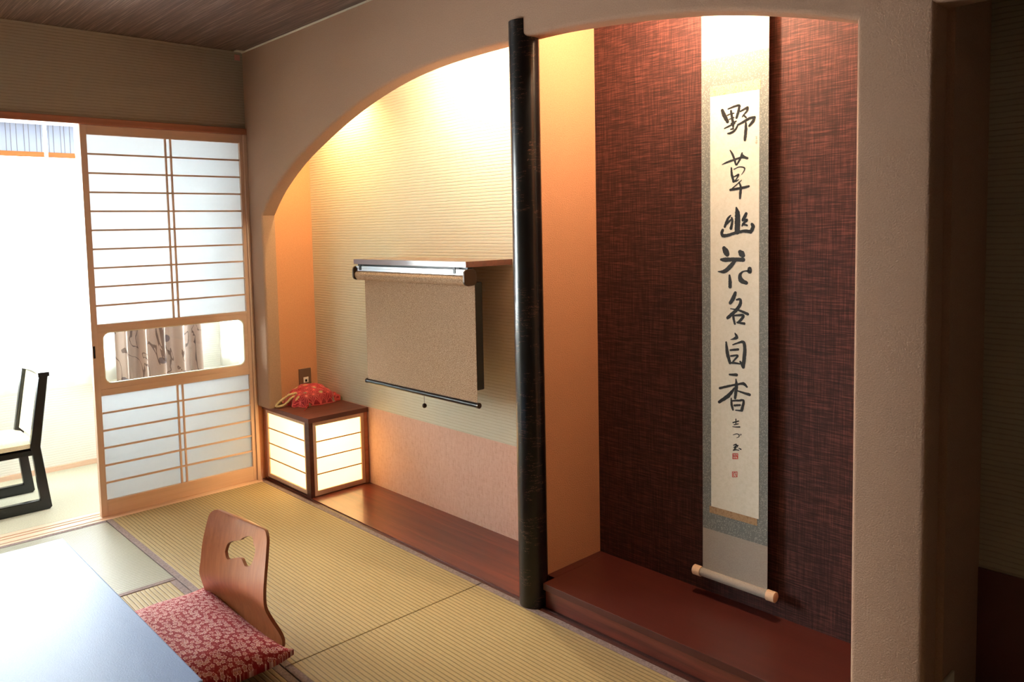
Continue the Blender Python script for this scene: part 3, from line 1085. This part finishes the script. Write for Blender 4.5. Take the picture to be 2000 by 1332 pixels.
rb = thing('roller_blind', (0.165, -1.33, 0.68), 'brown fabric roller blind hanging from the wall shelf in front of the television', 'blind')
for y in (-0.893, -1.753):
    obj('bracket', MB().prism(round_rect(0.116, 0.186, 1.208, 1.2785, 0.02), 'Y', y, y - 0.010, 0.001), 'dark_brown', rb)
obj('head_rail', MB().box(0.130, 0.180, -1.752, -0.904, 1.2655, 1.2785, 0.002).box(0.130, 0.1345, -1.752, -0.904, 1.2545, 1.2655), 'chrome', rb)
for y in (-1.69, -0.955):
    obj('clip', MB().box(0.1275, 0.1320, y, y + 0.017, 1.258, 1.2855, 0.001), 'black_metal', rb)
obj('mounting_strip', MB().box(0.148, 0.178, -1.75, -0.90, 1.2785, 1.2865), 'black_metal', rb)
pts = [(0.150 + 0.026 * math.cos(2 * math.pi * k / 28), 1.232 + 0.026 * math.sin(2 * math.pi * k / 28)) for k in range(28)]
obj('roll', MB().prism(pts, 'Y', -1.7525, -0.9035), 'blind_fabric', rb, smooth=40)
obj('fabric', MB().box(0.1752, 0.1764, -1.762, -0.916, 0.684, 1.232), 'blind_fabric', rb)
bt = obj('bottom_bar', MB().tube([(0.1752, -0.914, 0.683), (0.1752, -1.766, 0.683)], 0.011, 16), 'black_metal', rb, smooth=40)
for y0, y1 in ((-0.905, -0.914), (-1.766, -1.776)):
    obj('end_cap', MB().tube([(0.1752, y0, 0.683), (0.1752, y1, 0.683)], 0.0125, 16), 'dark_brown', bt, smooth=40)
pc = obj('pull_cord', MB().tube([(0.1752, -1.385, 0.675), (0.1752, -1.385, 0.634)], 0.0012, 6), 'cord', rb)
obj('ball', MB().sphere((0.1752, -1.385, 0.624), 0.0115), 'dark_brown', pc, smooth=180)

tv = thing('television', (0.27, -1.29, 0.74), 'black flat television on the wall behind the roller blind', 'television')
obj('cabinet', MB().box(0.232, 0.282, -1.694, -0.955, 0.728, 1.215, 0.006), 'screen', tv)
obj('screen', MB().box(0.2305, 0.232, -1.675, -0.975, 0.755, 1.195), 'screen', tv)
obj('wall_mount', MB().box(0.282, 0.4198, -1.45, -1.15, 0.85, 1.10, 0.003), 'black_metal', tv)

# ------------------------------------------------------------------ black post and alcove platform
PX, PY, PR = 0.040, -2.219, 0.056
pm = MB()
zs = [0.0015 + 2.205 * k / 80 for k in range(81)]
rings = []
for z in zs:
    ring = []
    for k in range(40):
        a = 2 * math.pi * k / 40
        rr = PR * (1 + 0.012 * noise.noise(Vector((math.cos(a) * 0.8, math.sin(a) * 0.8, z * 2.2))) + 0.006 * noise.noise(Vector((math.cos(a), math.sin(a), z * 22))))
        ring.append(pm.bm.verts.new((PX + rr * math.cos(a), PY + rr * math.sin(a), z)))
    rings.append(ring)
for a, b in zip(rings, rings[1:]):
    for k in range(40):
        pm.bm.faces.new((a[k], a[(k + 1) % 40], b[(k + 1) % 40], b[k]))
pm.bm.faces.new(rings[0][::-1])
pm.bm.faces.new(rings[-1])
tag(obj('alcove_post', pm, 'bark', None, (PX, PY, 0.0015), smooth=60),
    'black lacquered tree trunk post between the two alcoves', 'post')

pf = thing('alcove_platform', (0.22, -2.85, 0.0), 'raised red brown wooden platform below the hanging scroll', 'platform')
obj('top_board', MB().box(0.032, 0.419, -3.429, -2.276, 0.074, 0.1, 0.0015).box(0.098, 0.419, -2.276, -2.2375, 0.074, 0.1), 'platform', pf)
obj('front_board', MB().box(0.046, 0.06, -3.429, -2.276, 0.0015, 0.074), 'redwood', pf)

# ------------------------------------------------------------------ hanging scroll
SX = 0.385                       # front face of the mounting
Y0, Y1 = -2.745, -2.995
sc = thing('hanging_scroll', (0.39, -2.87, 0.18), 'tall hanging scroll with black brush calligraphy on the dark red alcove wall', 'scroll')


def cloth(y0, y1, z0, z1, x, th=0.0012, bow=0.004):
    def fn(o):
        def f(u, v):
            z = z0 + (z1 - z0) * v
            y = y0 + (y1 - y0) * u
            return Vector((x + o + bow * math.sin((z - 0.18) * 3.3) * 0.35, y, z))
        return f
    return MB().slab(fn(0), fn(th), 2, 40)


def bowx(z, bow=0.004):
    return bow * math.sin((z - 0.18) * 3.3) * 0.35


obj('mounting_cloth', cloth(Y0, Y1, 0.350, 2.016, SX), 'mount', sc)
obj('plain_end', cloth(Y0, Y1, 2.016, 2.30, SX), 'scroll_end', sc)
obj('plain_end', cloth(Y0, Y1, 0.190, 0.350, SX), 'scroll_end', sc)
obj('paper', cloth(-2.780, -2.963, 0.437, 1.888, SX - 0.0008, 0.0007), 'washi', sc)
obj('gold_strip', cloth(-2.780, -2.966, 1.888, 1.922, SX - 0.0008, 0.0007), 'strip', sc)
obj('brown_strip', cloth(-2.773, -2.957, 0.412, 0.437, SX - 0.0008, 0.0007), 'brown_strip', sc)
obj('hanging_bar', MB().tube([(SX + 0.004, Y0, 2.30), (SX + 0.004, Y1, 2.30)], 0.009, 12), 'knob', sc, smooth=40)
obj('hanging_cord', MB().tube([(SX + 0.004, -2.80, 2.308), (SX + 0.030, -2.87, 2.40), (SX + 0.004, -2.94, 2.308)], 0.002, 6), 'ink', sc)
rod = obj('bottom_roller', MB().tube([(SX - 0.004, Y0 + 0.003, 0.184), (SX - 0.004, Y1 - 0.003, 0.184)], 0.0155, 20), 'scroll_end', sc, smooth=40)
for a, b in ((Y0 + 0.003, Y0 + 0.034), (Y1 - 0.003, Y1 - 0.034)):
    obj('roller_knob', MB().tube([(SX - 0.004, a, 0.184), (SX - 0.004, b + (0.002 if b > -2.8 else -0.002) * -1, 0.184), (SX - 0.004, b, 0.184)], [0.0185, 0.0185, 0.016], 20), 'knob', rod, smooth=40)

STROKES = {'no':[[[2826.5,1836.8,5.6],[2834.2,1818.9,7.2],[2847.0,1796.0,6.0]],[[2848.6,1838.5,2.4],[2869.1,1843.3,3.6],[2886.4,1845.5,4.0],[2891.6,1842.0,4.8]],[[2891.0,1842.9,4.4],[2886.7,1823.8,5.2],[2880.5,1805.4,4.8]],[[2859.7,1830.9,4.0],[2863.5,1808.3,4.8],[2867.3,1790.8,4.8],[2867.9,1776.0,3.6]],[[2845.4,1817.6,2.0],[2859.7,1821.2,2.4],[2870.7,1821.6,2.0]],[[2853.3,1803.2,2.0],[2870.7,1806.9,2.4]],[[2859.7,1788.3,2.0],[2878.6,1793.8,2.8]],[[2834.8,1774.5,2.0],[2853.3,1780.5,3.2],[2873.9,1787.8,2.8]],[[2847.6,1756.0,2.8],[2859.7,1757.0,4.0],[2873.9,1764.0,4.0],[2883.3,1776.3,3.2]],[[2858.1,1769.1,2.0],[2868.5,1770.3,3.2]],[[2894.8,1824.8,2.8],[2906.5,1829.7,3.6],[2920.3,1834.4,4.4]],[[2920.9,1834.0,4.4],[2918.8,1824.0,4.0],[2909.6,1814.5,2.8],[2901.6,1806.5,2.0]],[[2905.9,1811.1,3.2],[2915.8,1801.5,2.8]],[[2884.2,1780.4,3.2],[2906.6,1789.1,4.4],[2929.5,1798.2,4.4],[2946.2,1798.9,4.4]],[[2946.2,1798.9,4.4],[2940.2,1786.6,5.6],[2926.5,1772.9,3.6]],[[2914.6,1784.0,3.6],[2914.6,1760.2,5.6],[2911.3,1728.3,4.8]]],
'kusa':[[[2856.5,1698.6,2.0],[2866.0,1682.9,4.0],[2873.0,1665.2,4.0],[2878.0,1648.3,3.2]],[[2826.0,1652.5,1.2],[2843.7,1658.4,3.2],[2866.0,1664.0,3.6],[2884.9,1668.2,3.6],[2903.6,1671.2,4.4],[2920.6,1666.4,4.0]],[[2901.1,1685.0,3.2],[2893.7,1666.4,3.6],[2881.2,1647.5,2.8]],[[2902.1,1679.2,2.8],[2911.4,1671.1,3.6],[2921.5,1667.5,2.8]],[[2861.3,1639.0,2.8],[2862.9,1617.4,4.4],[2869.9,1591.7,4.4]],[[2870.8,1633.4,1.6],[2891.2,1639.6,1.8],[2909.2,1635.5,2.4],[2908.3,1625.6,2.0],[2899.0,1613.5,1.0]],[[2866.1,1605.7,1.2],[2878.7,1610.6,2.8],[2888.1,1614.0,3.2],[2881.8,1601.8,2.4],[2874.0,1593.8,2.0]],[[2867.6,1592.4,3.2],[2878.7,1592.9,2.8],[2888.1,1596.9,1.6]],[[2899.1,1595.1,1.2],[2881.9,1581.3,2.0],[2859.1,1565.3,2.0]],[[2857.2,1564.3,4.0],[2881.9,1566.7,4.4],[2906.9,1569.6,4.4],[2926.0,1573.1,3.6]],[[2889.7,1588.2,2.4],[2896.3,1572.5,4.0],[2895.0,1552.6,4.8],[2893.2,1534.2,3.6]]],
'yu':[[[2879.9,1502.8,3.2],[2884.2,1481.1,9.6],[2884.2,1451.8,10.0],[2883.5,1420.7,9.6]],[[2858.2,1477.0,2.7],[2846.6,1464.1,4.6],[2836.3,1438.9,4.6]],[[2836.3,1441.2,2.7],[2851.3,1455.1,3.7],[2864.8,1466.9,2.3]],[[2862.6,1468.6,3.7],[2864.8,1457.1,4.6],[2859.7,1432.6,5.5]],[[2916.1,1481.5,5.5],[2909.1,1467.4,6.4],[2904.2,1460.4,5.5]],[[2903.5,1459.8,3.2],[2919.7,1460.0,4.1],[2907.0,1449.6,4.1],[2901.4,1441.0,3.2]],[[2905.6,1446.4,3.7],[2919.7,1441.9,3.2]],[[2828.2,1427.1,5.5],[2824.5,1416.5,5.5],[2829.7,1408.5,6.4],[2845.8,1409.0,5.5],[2874.9,1416.6,5.0],[2907.0,1422.7,5.5],[2933.4,1420.4,6.4]],[[2937.2,1445.8,5.0],[2941.4,1436.1,6.8],[2932.4,1419.1,5.9]]],
'hana':[[[2833.3,1364.6,7.8],[2839.9,1353.3,11.0],[2845.1,1344.0,9.1]],[[2893.6,1352.0,7.8],[2900.0,1345.5,11.0],[2904.3,1340.6,8.7]],[[2821.8,1325.1,4.6],[2838.5,1324.7,7.8],[2871.3,1326.4,6.8],[2905.4,1325.6,7.8]],[[2874.2,1321.9,5.9],[2856.8,1302.1,7.8],[2834.7,1284.6,6.8],[2809.4,1283.3,1.4]],[[2853.9,1271.1,3.7],[2856.1,1250.6,6.4],[2855.7,1232.3,6.8]],[[2929.1,1294.7,8.2],[2928.4,1286.3,7.8],[2917.8,1287.9,2.7],[2903.7,1285.0,2.7],[2893.7,1273.2,5.9],[2897.3,1255.9,9.1],[2917.2,1247.4,6.4]]],
'kaku':[[[2875.7,1211.5,5.9],[2867.8,1192.9,7.3],[2856.1,1175.3,5.9]],[[2880.1,1187.8,3.2],[2893.8,1189.2,5.0],[2893.8,1172.7,5.9],[2876.9,1150.1,6.4],[2846.5,1123.1,5.9]],[[2857.5,1155.6,1.8],[2889.5,1151.9,3.7],[2922.3,1140.8,5.0]],[[2867.8,1140.6,3.2],[2868.5,1124.6,4.6],[2873.6,1104.3,4.1]],[[2873.2,1132.9,3.2],[2904.6,1135.7,5.0],[2898.5,1121.7,5.0],[2885.2,1109.2,3.7]],[[2882.3,1109.6,3.2],[2909.2,1107.6,4.6]]],
'ji':[[[2874.3,1071.5,2.2],[2880.4,1058.7,6.2],[2870.0,1051.9,3.7],[2856.8,1048.0,0.9]],[[2840.5,1037.4,3.3],[2845.3,998.9,6.6],[2854.7,966.1,5.5]],[[2865.6,1030.5,2.2],[2887.4,1039.6,3.3],[2906.1,1042.9,5.5],[2911.0,1018.9,6.2],[2908.2,986.8,6.6],[2904.8,957.1,6.2]],[[2856.8,1010.9,3.7],[2886.0,1016.5,4.4]],[[2858.3,990.5,3.3],[2884.5,994.9,3.3],[2873.5,980.3,3.3],[2864.1,968.5,2.6]],[[2862.4,966.7,3.7],[2875.8,967.7,3.7],[2892.1,966.9,2.6]],[[2893.8,974.5,3.7],[2904.2,959.2,5.8]]],
'ka':[[[2852.9,924.6,3.3],[2880.2,926.9,5.5]],[[2815.0,871.1,4.4],[2846.4,882.5,4.0],[2887.5,895.3,3.7],[2906.3,899.1,5.5],[2918.6,890.1,3.7]],[[2877.6,911.5,2.2],[2879.4,886.9,6.2],[2874.1,844.3,4.7]],[[2871.5,879.1,3.3],[2849.4,850.2,6.6],[2811.9,821.4,5.1]],[[2880.3,872.2,2.2],[2904.9,867.6,4.0],[2928.3,864.3,5.5]],[[2859.4,842.2,2.2],[2861.2,819.4,4.7],[2865.9,802.4,3.7]],[[2862.7,833.2,2.9],[2887.6,838.0,3.7],[2906.4,839.1,4.4],[2899.2,806.3,5.5]],[[2871.5,818.2,3.7],[2893.4,822.9,3.7]],[[2875.9,802.1,2.2],[2900.6,803.9,3.3]]],
'sign':[[[2865.9,756.8,2.2],[2887.7,765.8,2.2]],[[2877.2,771.1,2.2],[2877.2,754.5,2.2]],[[2870.1,749.7,1.8],[2886.0,755.7,1.8]],[[2864.8,742.3,1.3],[2876.5,743.0,1.8],[2891.9,745.7,2.6]],[[2866.6,713.4,1.1],[2880.7,719.6,1.5],[2889.1,717.2,1.8],[2888.4,710.6,1.5],[2880.0,705.1,0.9]],[[2892.6,719.8,1.3],[2894.7,716.9,1.3]],[[2896.5,721.8,1.3],[2898.2,719.5,1.3]],[[2868.4,676.7,1.8],[2879.0,681.4,2.2],[2870.2,661.3,1.8]],[[2868.4,668.9,1.3],[2885.0,679.9,1.8],[2880.7,671.3,1.3]],[[2867.3,658.8,2.2],[2877.9,662.2,1.8],[2888.5,663.0,1.8]],[[2877.9,674.6,1.3],[2875.8,661.1,1.3]],[[2887.8,670.7,1.3],[2896.2,667.8,2.6]]],
'seal1':[[[2865.2,645.9,1.5],[2884.3,649.7,1.5]],[[2884.3,649.7,1.5],[2884.3,632.1,1.5]],[[2884.3,632.1,1.5],[2865.2,628.1,1.5]],[[2865.2,628.1,1.5],[2865.2,645.9,1.5]],[[2870.2,643.6,1.3],[2870.2,632.4,1.3]],[[2867.3,638.1,1.3],[2874.4,639.5,1.3]],[[2877.2,645.7,1.3],[2875.8,632.9,1.3]],[[2880.1,644.0,1.3],[2882.2,636.2,1.3]],[[2875.8,638.8,1.3],[2882.2,641.1,1.3]]],
'seal2':[[[2863.8,581.0,1.1],[2882.2,585.1,1.1]],[[2882.2,585.1,1.1],[2882.2,567.3,1.1]],[[2882.2,567.3,1.1],[2863.8,563.2,1.1]],[[2863.8,563.2,1.1],[2863.8,581.0,1.1]],[[2868.4,577.4,1.5],[2868.4,572.5,1.3]],[[2870.9,579.9,1.3],[2878.0,579.5,1.1]],[[2866.6,569.8,1.5],[2870.9,567.4,1.3]],[[2873.7,575.3,1.3],[2879.4,575.2,1.3]],[[2875.9,571.8,1.5],[2880.1,569.5,1.3]]],
'seal3':[[[2949.4,1734.2,0.8],[2956.0,1734.1,0.8]],[[2952.4,1735.3,0.8],[2952.4,1725.6,0.8]],[[2949.4,1729.2,0.8],[2956.0,1729.4,0.8]],[[2950.0,1721.6,0.8],[2956.6,1721.8,0.8]],[[2949.4,1717.5,0.8],[2950.9,1711.3,0.8]],[[2953.9,1719.9,0.8],[2953.9,1711.0,0.8]],[[2950.9,1715.2,0.8],[2956.6,1715.7,0.8]]]}


def brush(strokes, rough=0.12, seed=1):
    rnd = random.Random(seed)
    mb = MB()
    lift = 0
    for st in strokes:
        # points are millimetres along the wall, millimetres above the floor, half width
        pts = catmull([tuple(p) for p in st], 10) if len(st) > 2 else [tuple(a + (b - a) * k / 8 for a, b in zip(st[0], st[1])) for k in range(9)]
        lift += 1
        left, right = [], []
        m = len(pts)
        for i, (y, z, r) in enumerate(pts):
            y2, z2, _ = pts[min(i + 1, m - 1)]
            y1, z1, _ = pts[max(i - 1, 0)]
            dy, dz = y2 - y1, z2 - z1
            L = math.hypot(dy, dz) or 1
            ny, nz = -dz / L, dy / L
            r = max(r, 0.25)
            ra = r * (1 + rnd.uniform(-rough, rough))
            rb_ = r * (1 + rnd.uniform(-rough, rough))
            left.append((y + ny * ra, z + nz * ra))
            right.append((y - ny * rb_, z - nz * rb_))
        y, z, r = pts[0]
        dy, dz = pts[1][0] - y, pts[1][1] - z
        a0 = math.atan2(-dz, -dy)
        cap0 = [(y + r * math.cos(a0 + t), z + r * math.sin(a0 + t)) for t in (-0.8, 0.0, 0.8)]
        y, z, r = pts[-1]
        dy, dz = y - pts[-2][0], z - pts[-2][1]
        a1 = math.atan2(dz, dy)
        cap1 = [(y + r * math.cos(a1 + t), z + r * math.sin(a1 + t)) for t in (-0.8, 0.0, 0.8)]
        x = SX - 0.0011 - 0.00002 * lift

        def V(p):
            return mb.bm.verts.new((x + bowx(p[1] / 1000), -p[0] / 1000, p[1] / 1000))
        lv = [V(p) for p in left]
        rv = [V(p) for p in right]
        for i in range(m - 1):
            mb.bm.faces.new((lv[i], lv[i + 1], rv[i + 1], rv[i]))
        c0 = [V(p) for p in cap0]
        c1 = [V(p) for p in cap1]
        # caps ordered from the right side round to the left or the reverse, whichever is shorter
        def near(p, q):
            return (p.co - q.co).length
        if near(c0[0], lv[0]) > near(c0[0], rv[0]):
            c0 = c0[::-1]
        if near(c1[0], lv[-1]) > near(c1[0], rv[-1]):
            c1 = c1[::-1]
        mb.bm.faces.new([lv[0]] + c0 + [rv[0]])
        mb.bm.faces.new([lv[-1]] + c1 + [rv[-1]])
    return mb


for i, k in enumerate(('no', 'kusa', 'yu', 'hana', 'kaku', 'ji', 'ka')):
    obj('brush_character', brush(STROKES[k], 0.10, i), 'ink', sc)
for a, b_ in ((0, 4), (4, 7), (7, None)):
    obj('signature_character', brush(STROKES['sign'][a:b_], 0.08, 20 + a), 'ink', sc)
obj('seal', brush(STROKES['seal1'], 0.1, 21), 'vermilion', sc, label='square red seal just below the signature')
obj('seal', brush(STROKES['seal2'], 0.1, 22), 'vermilion', sc, label='square red seal near the foot of the paper')
obj('seal', brush(STROKES['seal3'], 0.1, 23), 'pale_vermilion', sc, label='faded upright red seal near the top')

# ------------------------------------------------------------------ legless chair, cushion, low table
ZO = Vector((-0.905, -1.648, 0.0))
yaw = math.radians(6.0)
DW = Vector((math.sin(yaw), -math.cos(yaw), 0))      # across the chair, towards its left side as one sits
DB = Vector((math.cos(yaw), math.sin(yaw), 0))       # backwards
PROF = [(-0.40, 0.0205, 0.215, 0.0), (-0.25, 0.019, 0.225, 0.0), (-0.10, 0.017, 0.235, 0.0), (-0.035, 0.018, 0.25, 0.0), (0.012, 0.032, 0.256, 0.003), (0.026, 0.06, 0.256, 0.008),
        (0.020, 0.095, 0.248, 0.014), (0.000, 0.14, 0.230, 0.020), (-0.017, 0.185, 0.219, 0.024), (-0.015, 0.235, 0.211, 0.027), (-0.008, 0.29, 0.209, 0.030),
        (0.001, 0.34, 0.204, 0.033), (0.010, 0.39, 0.196, 0.036), (0.016, 0.425, 0.190, 0.038)]
PR2 = catmull(PROF, 6)
ARC = [0.0]
for a, b in zip(PR2, PR2[1:]):
    ARC.append(ARC[-1] + math.hypot(b[0] - a[0], b[1] - a[1]))


def prof_at(s):
    s = max(0.0, min(ARC[-1], s))
    for i in range(len(ARC) - 1):
        if s <= ARC[i + 1]:
            f = (s - ARC[i]) / (ARC[i + 1] - ARC[i])
            return tuple(x + (y - x) * f for x, y in zip(PR2[i], PR2[i + 1]))
    return PR2[-1]


def chair_pt(s, w, off=0.0):
    p = prof_at(s)
    q0, q1 = prof_at(s - 0.006), prof_at(s + 0.006)
    d = Vector((q1[0] - q0[0], q1[1] - q0[1]))
    d.normalize()
    back = p[0] + p[3] * (1 - (w / 0.21) ** 2)
    return ZO + DW * w + DB * (back + d.y * off) + Vector((0, 0, p[1] - d.x * off))


S0 = next(ARC[i] for i in range(len(PR2)) if PR2[i][0] >= -0.0355 and PR2[i][1] < 0.03)
S1 = ARC[-1]


def backrest_sheet(off):
    rc = 0.034

    def f(u, v):
        s = S0 + (S1 - S0) * v
        hw = prof_at(s)[2]
        t = S1 - s
        if t < rc:
            hw = hw - rc + math.sqrt(max(0.0, rc * rc - (rc - t) ** 2))
        return chair_pt(s, (2 * u - 1) * hw, off)
    return f


zc = thing('legless_chair', ZO, 'bent plywood legless floor chair with a cloud shaped hole, behind the red cushion', 'chair')
hole_yz = [(-1.589, 0.306), (-1.597, 0.334), (-1.621, 0.349), (-1.662, 0.362), (-1.679, 0.373), (-1.707, 0.386), (-1.735, 0.392), (-1.752, 0.386), (-1.759, 0.373),
           (-1.776, 0.364), (-1.78, 0.346), (-1.771, 0.316), (-1.752, 0.296), (-1.725, 0.288), (-1.709, 0.295), (-1.689, 0.306), (-1.649, 0.297), (-1.606, 0.283)]


def s_of_z(z):
    for i in range(len(PR2)):
        if ARC[i] > S0 and PR2[i][1] >= z:
            z0, z1 = PR2[i - 1][1], PR2[i][1]
            return ARC[i - 1] + (ARC[i] - ARC[i - 1]) * (z - z0) / max(1e-9, z1 - z0)
    return S1


HW = [(-(y + 1.648) - 0.028, z - 0.018) for y, z in hole_yz]
hl = catmull(HW + [HW[0]], 4)[:-1]
# the sheet is laid out flat, cut, then bent into shape
flat = bmesh.new()
NU, NV = 44, 60


def flat_outline():
    pts = []
    rc = 0.034
    m = 40
    right = []
    for k in range(m + 1):
        v = k / m
        s = S0 + (S1 - S0) * (1 - (1 - v) ** 1.6)
        t = S1 - s
        hw = prof_at(s)[2]
        if t < rc:
            hw = hw - rc + math.sqrt(max(0.0, rc * rc - (rc - t) ** 2))
        right.append((hw, s))
    pts = right + [(-a, b) for a, b in reversed(right)]
    return pts


def in_poly(p, poly):
    c = False
    for (x1, y1), (x2, y2) in zip(poly, poly[1:] + poly[:1]):
        if (y1 > p[1]) != (y2 > p[1]) and p[0] < (x2 - x1) * (p[1] - y1) / (y2 - y1) + x1:
            c = not c
    return c


def boundary_dist(p, poly):
    return min((Vector(p) - Vector(q)).length for q in poly)


out2 = flat_outline()
hole2 = [(w_, s_of_z(z_)) for w_, z_ in hl]
from mathutils.geometry import delaunay_2d_cdt
pts2, edges2 = [], []
for loop in (out2, hole2):
    b0 = len(pts2)
    pts2 += [Vector(p) for p in loop]
    edges2 += [(b0 + i, b0 + (i + 1) % len(loop)) for i in range(len(loop))]
for i in range(-30, 31):
    for j in range(0, 40):
        q = (i * 0.0125, S0 + j * 0.0125)
        if in_poly(q, out2) and not in_poly(q, hole2) and boundary_dist(q, out2 + hole2) > 0.005:
            pts2.append(Vector(q))
dv, de, df, *_ = delaunay_2d_cdt(pts2, edges2, [], 0, 1e-6)
bk = MB()
TH = 0.012
fv = [bk.bm.verts.new(chair_pt(p.y, p.x, -TH / 2)) for p in dv]
bv = [bk.bm.verts.new(chair_pt(p.y, p.x, TH / 2)) for p in dv]
used_e = {}
for f in df:
    c = sum((dv[i] for i in f), Vector((0, 0))) / len(f)
    if not in_poly((c.x, c.y), out2) or in_poly((c.x, c.y), hole2):
        continue
    bk.bm.faces.new([fv[i] for i in f])
    bk.bm.faces.new([bv[i] for i in reversed(f)])
    for a, b in zip(f, list(f[1:]) + [f[0]]):
        key = (min(a, b), max(a, b))
        used_e[key] = used_e.get(key, 0) + 1
rim = [k for k, c in used_e.items() if c == 1]
for a, b in rim:
    fc = bk.bm.faces.new((fv[a], fv[b], bv[b], bv[a]))
    fc.material_index = 1
bmesh.ops.recalc_face_normals(bk.bm, faces=bk.bm.faces)
be = obj('backrest', bk, 'ply', zc, smooth=40)
be.data.materials.append(M['ply_edge'])


def seat_sheet(off):
    def f(u, v):
        s = 0.0 + (S0 + 0.004) * v
        return chair_pt(s, (2 * u - 1) * prof_at(s)[2], off)
    return f


obj('seat', MB().slab(seat_sheet(-TH / 2), seat_sheet(TH / 2), 6, 14), 'ply', zc, smooth=40)

CX, CY, CW, CL = -1.178, -1.690, 0.585, 0.668


def zabuton(top):
    def f(u, v):
        a, b = 2 * u - 1, 2 * v - 1
        # sides drawn in, corners pulled out
        x = a * CW / 2 * (1 - 0.055 * (1 - b * b))
        y = b * CL / 2 * (1 - 0.050 * (1 - a * a))
        e = (1 - abs(a) ** 2.6) * (1 - abs(b) ** 2.6)
        puff = e ** 0.5
        crn = (abs(a) * abs(b)) ** 5
        wr = 0.0035 * noise.noise(Vector((x * 13, y * 13, 0.5))) * (1 - crn)
        mid = 0.064 + 0.024 * crn * (1 if a > 0 else 0.2)
        if top:
            z = mid + 0.006 + 0.074 * puff + wr
        else:
            z = mid - 0.012 - 0.024 * puff
        return Vector((CX + x, CY + y, z))
    return f


zb = tag(obj('floor_cushion', MB().slab(zabuton(True), zabuton(False), 48, 48, (0.64, 0.72)), 'flower', None, (CX, CY, 0.03), smooth=70),
         'red floor cushion with pale blossom pattern lying on the legless chair beside the low table', 'cushion')

tb = thing('low_table', (-1.95, -1.745, 0.0), 'dark low table in the foreground, its top tinted with bluish window sheen', 'table')
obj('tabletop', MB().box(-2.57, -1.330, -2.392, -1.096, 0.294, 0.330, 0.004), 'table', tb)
obj('apron', MB().box(-2.50, -1.40, -2.32, -1.17, 0.24, 0.294, 0.003), 'table_edge', tb)
for x in (-2.50, -1.46):
    for y in (-2.32, -1.23):
        obj('leg', MB().box(x, x + 0.06, y, y + 0.06, 0.0015, 0.24, 0.003), 'table_edge', tb)

# ------------------------------------------------------------------ small things
ol = thing('outlet_plate', (0.11, -3.63, 0.22), 'ivory outlet plate low on the dark side of the recess', 'socket')
obj('plate', MB().box(0.075, 0.150, -3.637, -3.6305, 0.155, 0.276, 0.002), 'ivory', ol)
obj('socket', MB().box(0.098, 0.127, -3.6385, -3.637, 0.18, 0.25, 0.0005), 'socket', ol)
tag(obj('wall_sticker', MB().box(-0.047, -0.014, -0.0012, -0.0003, 2.440, 2.472), 'sticker', origin=(-0.03, 0, 2.455)),
    'tiny pink square sticker in the upper corner of the wall beside the arch', 'sticker')
tag(obj('ceiling_bracket', MB().box(-0.055, -0.008, -0.05, -0.012, CEIL - 0.006, CEIL - 0.0004, 0.001), 'cream', origin=(-0.03, -0.03, CEIL - 0.005)),
    'tiny cream bracket on the ceiling in the corner beside the arch', 'bracket')
